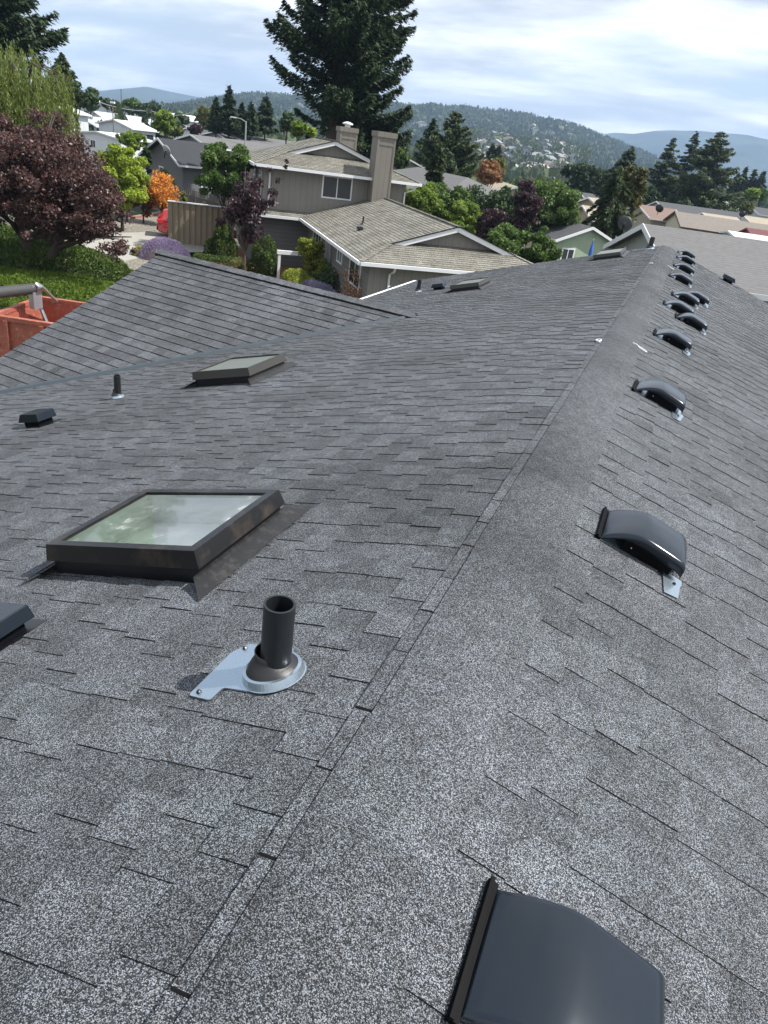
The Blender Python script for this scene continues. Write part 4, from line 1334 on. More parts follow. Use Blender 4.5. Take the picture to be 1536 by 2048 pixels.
while x < L: mb = MB(); mb.box(x - .05, x + .05, -.01, .05, 0, H); mb.build('post', M_fence, fo); x += 2.4
a = atd(345, 371, 54); b = atd(470, 386, 49)
d = b - a; L = math.hypot(d[0], d[1]); az = math.atan2(d[1], d[0])
fo = thing('picket_fence', 'grey weathered picket fence behind the orange maple', 'fence', (a[0], a[1], a[2] - 1.75), az)
mb = MB(); x = 0.
while x < L:
    mb.hexa([(x, 0, 0), (x + .14, 0, 0), (x + .14, .02, 0), (x, .02, 0)], [(x + .02, 0, 1.75 + RNG.uniform(-.03, .03)), (x + .12, 0, 1.75), (x + .12, .02, 1.75), (x + .02, .02, 1.75)]); x += .21
mb.build('pickets', M_fence2, fo)
mb = MB(); mb.box(0, L, .02, .07, .4, .5); mb.box(0, L, .02, .07, 1.3, 1.4); mb.build('rail', M_fence2, fo)

# red car: hatchback, tail toward the left, mostly behind the board fence
M_red = plain('red_car_paint', (.36, .012, .022), .22, vary=.05, spec=.7, **{'Coat Weight': .8, 'Coat Roughness': .05})
M_tyre = plain('tyre_rubber', (.012, .012, .013), .8)
M_rim = plain('alloy_rim', (.4, .41, .42), .35, metal=.8)
M_carglass = glass_mat('car_glass', (.012, .014, .018))
M_tail = plain('tail_lamp_red', (.7, .02, .02), .2, vary=.05)
cp = onz(316, 470, 0)
car = thing('parked_car', 'red hatchback car parked behind the board fence with only its rear showing', 'car', cp, math.radians(36))
secs = [  # x, half width, z bottom, z belt, z roof
    (0., .70, .42, .95, .97), (.06, .82, .30, 1.0, 1.10), (.35, .87, .25, 1.02, 1.42), (.8, .89, .22, 1.0, 1.56), (1.6, .90, .22, .98, 1.60), (2.5, .90, .22, .96, 1.54),
    (3.1, .90, .22, .95, 1.22), (3.4, .89, .22, .95, 1.02), (4.1, .84, .25, .86, .90), (4.4, .72, .35, .72, .74)]
mb = MB(); rows = []
for (x, w, zb, zm, zt) in secs:
    wt = w * (.74 if zt - zm > .2 else .9)
    rows.append([(x, -w * .92, zb), (x, -w, zb + .15), (x, -w, zm - .08), (x, -w * .96, zm), (x, -wt, zt - .06), (x, -wt * .86, zt), (x, 0, zt + .02), (x, wt * .86, zt), (x, wt, zt - .06), (x, w * .96, zm), (x, w, zm - .08), (x, w, zb + .15), (x, w * .92, zb)])
n = len(rows[0]); vs = [p for r_ in rows for p in r_]
fs = [(i * n + j, i * n + (j + 1) % n, (i + 1) * n + (j + 1) % n, (i + 1) * n + j) for i in range(len(rows) - 1) for j in range(n)]
fs += [tuple(reversed(range(n))), tuple((len(rows) - 1) * n + j for j in range(n))]
mb.idx(vs, [tuple(reversed(f)) for f in fs]); body = mb.build('body', M_red, car, True)
mb = MB()
mb.face([(.10, -.60, 1.06), (.10, .60, 1.06), (.33, .56, 1.39), (.33, -.56, 1.39)][::-1]); mb.build('rear_window', M_carglass, car).location = (-.035, 0, .02)
for sg in (-1, 1):
    mb = MB(); mb.face([(.5, sg * .885, 1.03), (3.05, sg * .89, 1.0), (2.5, sg * .74, 1.44), (.85, sg * .74, 1.46)]); mb.build('side_window', M_carglass, car).location = (0, sg * .03, .01)
    mb = MB(); mb.box(-.02, .30, sg * .80 - .09, sg * .80 + .09, .82, .99); mb.build('tail_light', M_tail, car, bevel=.02)
    for x in (.85, 3.5):
        mb = MB(); mb.tube([(x, sg * .70, .33), (x, sg * .91, .33)], .33, 20); wh = mb.build('tyre', M_tyre, car)
        mb = MB(); mb.tube([(x, sg * .905, .33), (x, sg * .925, .33)], .21, 16); mb.build('rim', M_rim, wh)
mb = MB(); mb.box(-.05, .1, -.72, .72, .38, .58); mb.build('bumper', M_throat, car, bevel=.03)

# orange dumpster with tarp roller
M_or = None
t = NT('worn_orange_steel')
w_ = t.ramp(t.noise(3.5, 6, .7), [(.46, 0.), (.62, 1.)])
w2 = t.ramp(t.noise(9, 6, .75), [(.55, 0.), (.68, .8)])
c = t.mix(w_, (.33, .098, .064), (.24, .080, .055)); c = t.mix(w2, c, (.48, .34, .24))
t.pbr(c, .65, .1, t.bump(t.noise(30, 3), .3, .01), .4); M_or = t.m
pf = onz(82, 600, 1.5); pr = onz(160, 612, 1.5); pl = onz(0, 608, 1.5)
# far corner (82,600); rim runs left (toward 0,613) and right (toward 160,612)
dr_ = onz(190, 616, 1.5) - pf; ang = math.atan2(dr_[1], dr_[0])
du = thing('dumpster', 'worn orange steel roll off dumpster partly behind the porch roof', 'dumpster', (pf[0], pf[1], 0), ang)
# local: x right along far short side..., y toward camera is negative
mb = MB(); Wd, Ld, Hd = 5.4, 2.35, 1.5
def wallp(x0, x1, y0, y1):
    mb.box(x0, x1, y0, y1, .15, Hd)
M_ = None
mb.box(0, Wd, -.05, 0, .15, Hd); mb.box(Wd - .05, Wd, -Ld, -.05, .15, Hd); mb.box(0, .05, -Ld, -.05, .15, Hd); mb.box(.05, Wd - .05, -Ld, -Ld + .05, .15, Hd)
mb.box(.05, Wd - .05, -Ld + .05, -.05, .15, .22)
mb.build('body', M_or, du)
mb = MB(); mb.box(-.07, Wd + .07, -.07, .07, Hd, Hd + .10); mb.box(Wd - .07, Wd + .07, -Ld, -.07, Hd, Hd + .10); mb.box(-.07, .07, -Ld, -.07, Hd, Hd + .10)
mb.box(.07, Wd - .07, -.14, -.05, .8, .9); mb.box(.05, .14, -Ld, -.14, .8, .9); mb.box(Wd - .14, Wd - .05, -Ld, -.14, .8, .9)
mb.build('rim_rail', M_or, du)
for k in range(6):
    mb = MB(); mb.box(.3 + k * .9, .4 + k * .9, 0, .1, .15, Hd); mb.build('rib', M_or, du)
    mb = MB(); mb.box(.3 + k * .9, .4 + k * .9, -Ld - .1, -Ld, .15, Hd); mb.build('rib', M_or, du)
for (y0_, y1_) in ((-Ld - .07, -Ld + .07),):
    mb = MB(); mb.box(.07, Wd - .07, y0_, y1_, Hd, Hd + .10); mb.build('rim_rail', M_or, du)
mb = MB(); mb.tube([(.25, -.5, Hd - .1), (.9, -.9, .3)], .05, 8); mb.build('ratchet_bar', plain('steel_bar', (.25, .27, .3), .4, metal=.7), du)
tq = onz(68, 577, 2.05); tl = onz(-60, 592, 2.05)
tp = thing('tarp_roller', 'grey rolled tarp on a steel roller arm above the dumpster', 'tarp roller', (tq[0], tq[1], 2.05))
v_ = tl - tq; mb = MB(); mb.tube([(0, 0, 0), tuple(v_ * .5), tuple(v_)], [.13, .14, .14], 18); mb.build('rolled_tarp', plain('grey_tarp', (.04, .042, .045), .7, vary=.2), tp)
ae = onz(114, 603, 1.55) - tq; mb = MB(); mb.tube([(.0, 0, .0), (.12, 0, .14), (.22, 0.02, .10), tuple(ae)], [.05, .05, .045, .035], 8); mb.build('arm', plain('steel_arm', (.45, .48, .52), .35, metal=.7), tp)
mb = MB(); mb.box(-.06, .10, -.14, .14, -.5, .1); mb.build('end_plate', MATS['steel_arm'], tp)
# ================================================================== TREES AND SHRUBS
def leanx(x, y, yb):
    return x - (yb - y) * (x - 373) / (3756 - y)


L_plum = leaf_mat('plum_leaf', (.018, .011, .010), (.100, .048, .042), .25, .45, .5)
L_plum2 = leaf_mat('dark_plum_leaf', (.012, .008, .010), (.062, .028, .036), .25, .45, .5)
L_green = leaf_mat('mid_green_leaf', (.020, .040, .010), (.095, .155, .035), .3)
L_dark = leaf_mat('dark_green_leaf', (.010, .022, .010), (.052, .088, .030), .2)
L_lime = leaf_mat('lime_green_leaf', (.07, .105, .012), (.32, .40, .05), .38)
L_bright = leaf_mat('bright_bush_leaf', (.04, .075, .012), (.20, .27, .045), .35)
L_olive = leaf_mat('olive_leaf', (.035, .042, .014), (.15, .16, .05), .3)
L_willow = leaf_mat('willow_leaf', (.045, .065, .014), (.19, .23, .06), .35)
L_orange = leaf_mat('orange_maple_leaf', (.26, .10, .02), (.60, .28, .06), .35)
L_redbr = leaf_mat('red_brown_leaf', (.05, .018, .014), (.17, .055, .035), .3)
L_con = leaf_mat('conifer_needles', (.006, .015, .008), (.040, .066, .024), .12, .6)
L_con2 = leaf_mat('cedar_needles', (.012, .022, .010), (.075, .105, .035), .15, .6)
L_con3 = leaf_mat('yellow_cedar_needles', (.03, .035, .010), (.15, .14, .04), .2, .6)
L_lav = leaf_mat('lavender_spikes', (.11, .085, .15), (.27, .22, .34), .3)
L_jun = leaf_mat('juniper_needles', (.014, .030, .007), (.070, .108, .02), .25, .6)
L_jun2 = leaf_mat('topiary_needles', (.045, .065, .008), (.25, .28, .04), .25, .6)
L_hip = leaf_mat('dry_rose_leaf', (.14, .06, .03), (.50, .30, .16), .3)
L_farg = leaf_mat('far_green', (.022, .036, .014), (.09, .12, .045), .2, .8)


def spot(x, y, dist):
    T = atd(x, y, dist); b = gz(T[0], T[1]); return T, b


def btree(name, label, x, y, yb, wpx, dist, n, leaf, mat, bark=None, lobes=4, spread=.45, clump=.34, nclump=70, tr=None, depth=1., group=None, cat='tree', limbs=7, fill=.35, tonefn=None, stems=None, dx=0, th=None, aspect=.62):
    bark = bark or M_bark
    T, b = spot(x, y, dist)
    xb = leanx(x, y, yb); Bt = atd(xb, yb, dist)
    rng = np.linalg.norm(T - CAM); W = wpx / F * rng * .5 * 1.16
    zt, zb = T[2] - b, Bt[2] - b; hz = (zt - zb) / 2; zc = (zt + zb) / 2
    ells = [(0, 0, zc, W * .80, W * .80 * depth, hz * .96)]
    for k in range(lobes):
        a = 2 * PI * (k + RNG.random() * .6) / lobes; q = RNG.uniform(.6, 1.1) * spread
        rr = W * RNG.uniform(.38, .55)
        z_ = zc + hz * RNG.uniform(-.5, .55)
        ells.append((math.cos(a) * W * q * 1.1, math.sin(a) * W * q * depth, z_, rr, rr, min(hz * .5, rr * 1.1)))
    tr = tr or max(.05, W * .055)
    return broadleaf(name, label, (T[0], T[1], b), ells, n, leaf, mat, bark, th or max(.4, zb + hz * .35), tr, cat, clump, nclump, fill, group, limbs, tonefn=tonefn, stems=stems, aspect=aspect)


def ctree(name, label, x, y, yb, wpx, dist, n, mat=None, group=None, **k):
    T, b = spot(x, y, dist); rng = np.linalg.norm(T - CAM)
    W = wpx / F * rng * .5
    Bt = atd(leanx(x, y, yb), yb, dist); h = T[2] - b
    hb = max(.02, (Bt[2] - b) / h)
    k.setdefault('needle', max(.22, W * .15))
    return conifer(name, label, (T[0], T[1], b), h, W * 1.12, mat or L_con, M_bark, hb=hb, n=n, group=group, **k)


# left side, near -----------------------------------------------------------
def plum_tone(p, t):
    # green tinted leaves low down, purple new growth on top
    return t * .9


T, b = spot(75, 185, 31.5)
base = onz(78, 565, 0)
zt = T[2]
R0 = 3.9
broadleaf('plum_tree', 'big broad purple leaf plum tree with twin trunks at the left edge', (base[0] - .3, base[1] + .5, 0),
          [(-.2, 0, 3.7, 3.2, 3.1, 1.9), (2.1, -.3, 3.2, 2.0, 1.9, 1.6), (-2.6, 0, 3.5, 2.2, 2.0, 1.7), (-.2, .4, 5.2, 1.5, 1.5, 1.1), (3.6, -.5, 2.4, 1.4, 1.3, 1.05), (-1.0, -1.2, 2.8, 2.2, 1.6, 1.1), (1.6, -1, 2.5, 1.8, 1.5, 1.0), (-3.6, -.6, 2.8, 1.7, 1.4, 1.2), (4.3, -.3, 1.75, .9, .9, .6)],
          88000, .10, L_plum, M_bark, 1.7, .19, clump=.27, nclump=260, fill=.42, limbs=16, stems=[(-.45, 0, -.5, 0), (.25, 0, .8, 0)])
btree('lime_tree', 'bright yellow green tree right of the purple plum tree', 238, 284, 446, 98, 46, 24000, .15, L_lime, lobes=5, clump=.3, nclump=80, tr=.09)
btree('red_leaf_shrub', 'dark red brown shrub between the lime green tree and orange maple', 284, 332, 440, 46, 50, 8000, .12, L_redbr, lobes=3, cat='shrub')
btree('orange_maple', 'small orange leaved maple by the picket fence', 324, 346, 428, 64, 50, 8000, .11, L_orange, lobes=5, spread=.6, clump=.42, nclump=60)
btree('yellow_green_shrub', 'small olive shrub behind the orange maple', 331, 332, 400, 34, 57, 2200, .14, L_olive, lobes=2, cat='shrub')
ctree('arborvitae', 'narrow green column shrub between fence and orange maple', 367, 382, 424, 15, 50, 1500, L_jun2, droop=-.2, shape=.45, needle=.14, cat='shrub')
ctree('arborvitae', 'thin dark green column shrub left of the dark grey house', 293, 285, 345, 18, 60, 1600, L_dark, droop=-.2, shape=.5, needle=.25, cat='shrub')
btree('green_maple', 'fresh green tree in front of the picket fence left of the tall house', 452, 264, 418, 106, 41, 20000, .15, L_green, lobes=6, clump=.3, nclump=70, tr=.07, fill=.4)
btree('green_shrub', 'bright green shrub behind the white mobile home', 262, 262, 300, 70, 66, 2600, .25, L_bright, cat='shrub', lobes=3)
btree('small_tree', 'round light green tree above the red flowers', 330, 222, 268, 40, 88, 2400, .32, L_bright)
btree('dark_purple_tree', 'small dark purple tree between the mobile homes and the conifers', 390, 247, 272, 26, 95, 1500, .32, L_plum2)

# young purple tree by the neighbour's corner
b0 = onz(488, 550, 0)
broadleaf('purple_leaf_tree', 'young purple leaved tree on a slim trunk in front of the tall house', (b0[0], b0[1], 0),
          [(0, 0, 2.9, 1.05, 1., 1.15), (-.75, 0, 2.4, .8, .8, .7), (.6, .2, 3.5, .75, .7, .9), (1.05, .4, 4.4, .38, .4, .75), (.15, 0, 4.3, .35, .35, .7), (-.6, .2, 3.9, .35, .35, .55), (1.5, .7, 4.9, .25, .25, .5), (.4, 0, 1.9, .9, .8, .5)],
          9500, .115, L_plum2, M_barkg, 1.3, .055, clump=.34, nclump=75, fill=.5, limbs=14)
s0 = onz(440, 520, 0); mound('clipped_shrub', 'dark green layered shrub left of the young purple tree', s0, .8, .7, 1.7, 5200, .11, L_jun, lump=.22, core=M_dead if 'M_dead' in globals() else None)
s0 = onz(528, 548, 0); mound('clipped_shrub', 'dark green shrub right of the slim purple tree trunk', s0, .8, .7, 1.5, 5200, .11, L_jun, lump=.22)
s0 = onz(438, 530, 0); mound('low_juniper', 'low spreading green juniper behind the shingled porch ridge', s0, 1.7, 1.1, .45, 3800, .09, L_jun, lump=.15, cat='shrub')
s0 = onz(472, 543, 0); mound('low_juniper', 'spindly grey green juniper beside the slim purple trunk', s0, .7, .6, .6, 700, .10, L_olive, lump=.3, cat='shrub')
s0 = onz(330, 518, 0); mound('lavender_bush', 'rounded purple lavender bush above the porch ridge', s0, 1.45, 1.1, .95, 9000, .10, L_lav, lump=.06, aspect=.22, spiky=1.2, cat='shrub')
s0 = onz(288, 512, 0); mound('yellow_bush', 'small pale yellow bush left of the lavender', s0, .55, .5, .55, 1600, .10, leaf_mat('pale_yellow_leaf', (.16, .15, .04), (.42, .38, .14)), cat='shrub')
s0 = onz(618, 575, 0); broadleaf('round_topiary', 'taller clipped yellow green topiary beside the entry walk', s0, [(-.1, 0, 1.75, .72, .7, .55), (.35, .1, .95, .8, .7, .6), (.1, 0, .3, .6, .5, .4)], 15000, .075, L_jun2, M_bark, .8, .05, 'shrub', .3, 110, .3, limbs=3, crown='foliage')
s0 = onz(592, 590, 0); mound('round_topiary', 'low round clipped yellow green topiary at the porch ridge', s0, 1.05, .95, 1.05, 10000, .075, L_jun2, lump=.1, lumps=7)
s0 = onz(645, 595, 0); mound('dark_shrub', 'dark green low shrub between topiary and front door', s0, 1.0, .8, 1.2, 3800, .10, L_dark, lump=.2)
s0 = onz(630, 602, 0); mound('lavender_bush', 'grey purple lavender bush just behind the porch ridge', s0, 1.2, .7, .8, 5000, .13, leaf_mat('faded_lavender', (.14, .12, .20), (.34, .31, .44)), lump=.06, aspect=.18, spiky=1.6, cat='shrub')
# rose bush with dry orange leaves
T0 = onz(752, 566, 1.5); rb = thing('rose_bush', 'tall dry orange leaved rose bush behind the roof valley', 'shrub', (T0[0], T0[1], 0))
cs_ = []; mb = MB()
for k in range(60):
    a = RNG.uniform(0, 2 * PI); r_ = RNG.uniform(.2, 1.) ; x_, y_ = 1.5 * r_ * math.cos(a), .8 * r_ * math.sin(a); h_ = RNG.uniform(1.3, 2.45) * (1 - .25 * r_)
    top = np.array([x_ * 1.1, y_ * 1.1, h_]); mb.tube([(x_ * .5, y_ * .5, 0), (x_ * .9, y_ * .9, h_ * .5), tuple(top)], [.015, .012, .006], 4, False)
    m_ = 75; tt = NP.random(m_) ** .6; P_ = np.array([x_ * .5, y_ * .5, 0]) * (1 - tt)[:, None] + top * tt[:, None] + NP.normal(0, .085, (m_, 3)); cs_.append(P_)
mb.build('canes', M_barkg, rb); c_ = np.concatenate(cs_); v, f = leaf_quads(c_, NP.normal(size=c_.shape), NP.normal(size=c_.shape), .11 * NP.uniform(.5, 1.3, len(c_)), .07)
np_mesh('foliage', v, f, np.clip(NP.normal(.4, .25, len(c_)), 0, 1), L_hip, rb)

# ground junipers and green carpet left of the porch roof
s0 = onz(95, 545, 0); mound('juniper_hedge', 'dark green juniper mass under the plum tree', s0, 4.4, 2.2, 1.15, 30000, .13, L_jun, lump=.12, lumps=26, cat='hedge', aspect=.4)
s0 = onz(128, 598, 0); mound('juniper_hedge', 'bright green low juniper carpet in front of the plum tree', s0, 5.2, 2.5, .62, 42000, .10, leaf_mat('bright_juniper', (.022, .048, .004), (.092, .140, .015), .3, .6), lump=.10, lumps=60, cat='hedge', aspect=.4)
s0 = onz(5, 505, 0); mound('juniper_hedge', 'lit green juniper clump at the left edge below the plum crown', s0, 2.2, 1.4, 1.2, 9000, .13, L_jun, lump=.12, lumps=14, cat='hedge', aspect=.4)

# willow and conifers top left
T, b = spot(8, 76, 44)
wl = thing('weeping_willow', 'yellow green weeping tree hanging over the purple plum tree', 'tree', (T[0], T[1], b))
n_s = 420; pts = []; axs = []
for k in range(n_s):
    a = RNG.uniform(0, 2 * PI); r_ = math.sqrt(RNG.random()) * 2.9; zt_ = (T[2] - b) * (1 - .12 * (r_ / 2.9) ** 2) - RNG.uniform(0, 1.6); L_ = RNG.uniform(1.8, 4.6)
    m_ = 85; tt = np.sort(NP.random(m_)); sw = RNG.uniform(-.2, .2)
    P_ = np.stack([np.full(m_, r_ * math.cos(a)) + sw * tt, np.full(m_, r_ * math.sin(a)) + sw * tt, zt_ - L_ * tt], 1) + NP.normal(0, .07, (m_, 3)); pts.append(P_)
c_ = np.concatenate(pts); v, f = leaf_quads(c_, NP.normal(0, .35, c_.shape) + np.array([0, 0, -1]), NP.normal(size=c_.shape), .20 * NP.uniform(.6, 1.3, len(c_)), .05)
np_mesh('crown', v, f, np.clip(np.repeat(NP.uniform(.2, .65, n_s), 85) + NP.normal(0, .13, len(c_)), 0, 1), L_willow, wl)
mb = MB(); hh = T[2] - b; mb.tube([(0, 0, 0), (0.1, 0, hh * .5), (0, 0, hh * .85)], [.35, .25, .1], 8)
for k in range(10):
    a = 2 * PI * k / 10; mb.tube([(0, 0, hh * .5), (1.6 * math.cos(a), 1.6 * math.sin(a), hh * .9), (3.2 * math.cos(a), 3.2 * math.sin(a), hh * .84)], [.12, .07, .02], 5)
mb.build('trunk', M_bark, wl)
ctree('tall_conifer', 'tall dark conifer with ragged boughs in the top left corner', -38, -140, 118, 190, 62, 30000, needle=.4, droop=.1, upturn=.3, spray=.2, irregular=.45)
ctree('conifer', 'thin topped conifer behind the weeping tree', 122, 106, 205, 62, 85, 7000, L_con2, needle=.5, droop=.05, upturn=.2, irregular=.3)
btree('dark_tree', 'dark dense tree right of the thin topped conifer', 148, 158, 216, 84, 96, 7000, .42, L_dark, lobes=5)

# big twin conifer behind the tall house
T, b = spot(690, 262, 56)
def bigc(label, x, dist, h, r, hb, n, lean, nbr, **k):
    T, b = spot(x, 262, dist)
    return conifer('big_conifer', label, (T[0], T[1], b), h, r, L_con, M_bark, hb=hb, n=n, droop=.12, upturn=.34, needle=.30, shape=.72, lean=lean, trunk_r=.36, nbr=nbr, spray=.19, irregular=.36, **k)
bigc('huge dark conifer with upswept boughs and a bare lower trunk behind the house', 664, 55, 25, 4.75, .30, 105000, (0, 0), 210)
bigc('second huge dark conifer reaching lower to the right of the first', 722, 58, 24, 3.9, .20, 80000, (0, 0), 200)

# conifers row left of centre
for (x, y, yb, w, d, n, lb) in ((433, 195, 262, 34, 110, 4200, 'dark conifer at the left end of the row beside the lamp post'), (459, 172, 266, 40, 108, 5200, 'tallest dark conifer of the row beside the lamp post'), (484, 206, 266, 32, 112, 3600, 'dark conifer behind the lamp post arm'),
                                (503, 204, 268, 32, 110, 3600, 'dark conifer just right of the lamp post'), (533, 188, 262, 40, 112, 4200, 'slender dark conifer nearest the huge conifer')):
    ctree('conifer', lb, x, y, yb, w, d, n, needle=.7, droop=.15, upturn=.1)
for (x, y, yb, w, d, n, mt, lb) in ((600, 240, 275, 32, 74, 1500, L_bright, 'small bright tree left of the huge trunk'), (622, 250, 278, 26, 76, 1200, L_lime, 'yellow green shrub under the huge conifer'), (576, 222, 268, 34, 100, 1500, L_dark, 'dark tree beside the huge conifer base'),
                                    (662, 232, 280, 40, 82, 2200, L_dark, 'dark tree behind the huge trunk'), (700, 238, 284, 22, 72, 1000, L_lime, 'yellow green tree between huge trunk and small chimney'), (800, 300, 340, 60, 86, 2600, L_green, 'green tree right of the tall chimney'),
                                    (748, 240, 330, 60, 78, 5200, L_dark, 'dark tree filling between the two chimneys'), (790, 262, 325, 40, 84, 1800, L_bright, 'light green tree beside the tall chimney top')):
    btree('background_tree', lb, x, y, yb, w, d, n, .34, mt)
for (x, y, yb, w, d, n, mt, lb) in ((240, 204, 232, 36, 170, 1100, L_dark, 'dark round tree above the long grey roof'), (262, 193, 232, 34, 175, 1300, L_green, 'taller green tree above the long grey roof'), (284, 202, 236, 30, 172, 1000, L_dark, 'dark tree beside the bare pole'),
                                    (306, 200, 238, 30, 178, 1000, L_dark, 'dark tree right of the bare pole'), (216, 196, 222, 26, 185, 800, L_dark, 'far dark tree behind the white shed roof'), (412, 212, 258, 40, 130, 1500, L_olive, 'pale olive tree left of the conifer row'),
                                    (362, 226, 252, 34, 150, 1000, L_dark, 'dark tree in front of the long white roof'), (348, 250, 272, 40, 110, 1000, L_olive, 'olive shrub behind the dark grey roof'), (180, 200, 222, 30, 140, 900, L_dark, 'dark shrubs right of the dense dark tree')):
    btree('background_tree', lb, x, y, yb, w, d, n, .6, mt)

# right of the house ----------------------------------------------------------
btree('lime_bush', 'glossy yellow green tree touching the right end of the tall house', 848, 348, 480, 92, 47, 14000, .17, L_bright, lobes=5, clump=.28, nclump=70)
btree('green_thicket', 'deep green leafy tree right of the glossy yellow green one', 905, 354, 490, 112, 50, 15000, .17, L_green, lobes=5, clump=.3, nclump=70)
btree('green_thicket', 'dark leafy tree in front of the hip roof', 966, 362, 490, 104, 52, 14000, .18, L_dark, lobes=5)
btree('lime_bush', 'bright round bush above the garden shed', 938, 400, 480, 92, 48, 12000, .14, L_bright, lobes=4, cat='shrub')
btree('green_thicket', 'large dark green leafy tree around the purple tree', 1028, 342, 500, 108, 50, 18000, .17, L_dark, lobes=6)
btree('green_thicket', 'big green leafy tree between the purple tree and the green house', 1116, 344, 505, 132, 52, 24000, .17, L_green, lobes=7, clump=.28, nclump=90)
btree('purple_tree', 'narrow dark purple tree among the green ones', 1066, 348, 470, 56, 46, 10000, .15, L_plum2, lobes=4, clump=.34)
btree('purple_shrub', 'low dark purple shrub right of the garden shed', 988, 414, 480, 56, 47, 4500, .15, L_plum2, lobes=3, cat='shrub')
btree('green_bush', 'large fresh green bush behind our roof edge, left part', 1020, 448, 575, 104, 34, 20000, .12, L_green, lobes=5, clump=.3, nclump=70, cat='shrub')
btree('green_bush', 'large fresh green bush behind our roof edge, right part', 1084, 458, 575, 104, 34, 20000, .12, L_green, lobes=5, clump=.3, nclump=70, cat='shrub')
T, b = spot(915, 232, 78); ctree('broad_conifer', 'broad dark green conifer beyond the hip roofed house', 912, 224, 356, 120, 84, 30000, L_con2, needle=.36, droop=-.15, upturn=.2, shape=.75, spray=.24)
ctree('thin_conifer', 'bare topped thin conifer left of the broad one', 868, 236, 300, 40, 92, 1500, L_con, needle=.6, droop=.1, irregular=.5)
ctree('weeping_conifer', 'narrow drooping conifer in front of the hip roof', 882, 286, 366, 46, 60, 6500, L_con2, needle=.32, droop=.75, upturn=.0, shape=.55)
btree('autumn_tree', 'rusty orange brown tree right of the broad conifer', 985, 318, 372, 50, 76, 2800, .3, leaf_mat('rusty_leaf', (.08, .04, .02), (.28, .15, .07)), lobes=4)
btree('olive_tree', 'olive topped tree beside the rusty one', 998, 316, 350, 34, 84, 1500, .32, L_olive)
for (x, y, yb, w, d, n, lb) in ((987, 286, 322, 24, 150, 1500, 'far dark conifer above the rusty tree'), (999, 290, 330, 26, 150, 1500, 'far dark conifer beside the utility pole')):
    ctree('conifer', lb, x, y, yb, w, d, n, needle=.9)
# pines and cedars far right
btree('pine_tree', 'dark rounded pine left of the cedars', 1168, 322, 396, 70, 112, 6000, .4, L_con, lobes=5, clump=.3)
btree('pine_tree', 'second dark rounded pine nearer the weeping cedar', 1202, 330, 396, 52, 112, 4500, .4, L_con, lobes=4, clump=.3)
ctree('conifer', 'pointed dark conifer behind the weeping cedar', 1264, 292, 400, 84, 100, 7500, L_con, needle=.5, droop=.1, upturn=.2)
ctree('weeping_cedar', 'drooping green cedar left of the brown roof', 1244, 330, 470, 96, 58, 20000, L_con2, needle=.32, droop=.9, upturn=0., shape=.42, spray=.2)
for (x, y, w, lb) in ((1262, 333, 20, 'golden green column cedar, left of its pair'), (1286, 338, 24, 'golden green column cedar, right of its pair'), (1246, 342, 16, 'golden green column cedar against the drooping cedar')):
    ctree('column_cedar', lb, x, y, 446, w + 8, 61, 4200, L_con3, needle=.26, droop=-.6, upturn=0., shape=.28)
ctree('cedar', 'left dark cedar of the big cedar group', 1350, 274, 424, 84, 128, 24000, L_con2, needle=.42, droop=.22, upturn=.16, shape=.85, irregular=.35)
ctree('cedar', 'middle tall dark cedar of the big cedar group', 1394, 262, 424, 78, 134, 22000, L_con, needle=.42, droop=.22, upturn=.16, shape=.85, irregular=.35)
ctree('cedar', 'wide right cedar of the big cedar group with ragged tips', 1444, 264, 432, 128, 124, 40000, L_con2, needle=.42, droop=.16, upturn=.24, shape=.68, irregular=.4)
for (x, y, yb, w, d, n, mt, lb) in ((1302, 372, 412, 44, 118, 1800, L_dark, 'small dark tree between the column cedars and big cedars'), (1510, 375, 402, 26, 150, 900, L_bright, 'round light green tree at the right edge'), (1498, 403, 428, 28, 130, 900, L_olive, 'round olive tree at the right edge'),
                                    (1530, 372, 404, 30, 160, 800, L_green, 'green tree cut by the right picture edge'), (1480, 392, 412, 26, 160, 700, L_dark, 'dark low tree right of the big cedars')):
    btree('background_tree', lb, x, y, yb, w, d, n, .5, mt)
for (x, y, w, lb) in ((1478, 346, 22, 'first far dark conifer right of the cedars'), (1494, 334, 24, 'second far dark conifer right of the cedars'), (1512, 338, 24, 'third far dark conifer right of the cedars'), (1530, 342, 24, 'far dark conifer at the right picture edge')):
    ctree('conifer', lb, x, y, 396, w + 4, 210, 1500, needle=1.2)

# ------------------------------------------------------------------ lamps, poles, wires
M_pole = plain('grey_pole', (.30, .31, .31), .6)
M_wood = plain('wood_pole', (.16, .13, .10), .9)


def pole(name, label, x, y, dist, kind, cat, r=.10, group=None):
    T, b = spot(x, y, dist); h = T[2] - b
    o = thing(name, label, cat, (T[0], T[1], b), math.radians(18), group)
    mb = MB(); mb.tube([(0, 0, 0), (0, 0, h)], [r * 1.2, r * .8], 8); mb.build('pole', M_pole if kind == 'lamp' else M_wood, o)
    if kind == 'lamp':
        mb = MB(); mb.tube([(0, 0, h - .1), (-.6, 0, h + .15), (-1.2, 0, h + .2)], .05, 6); mb.build('arm', M_pole, o)
        mb = MB(); mb.box(-1.75, -1.1, -.13, .13, h + .12, h + .24); mb.build('lamp_head', M_white, o, bevel=.03)
    if kind == 'top':
        mb = MB(); mb.box(-.3, .35, -.2, .2, h, h + .25); mb.build('lamp_head', M_white, o, bevel=.03)
    if kind == 'wood':
        for k in (0, .8):
            mb = MB(); mb.box(-1.1, 1.1, -.06, .06, h - .4 - k, h - .28 - k); mb.build('crossarm', M_wood, o)
    return np.array([T[0], T[1], T[2]])


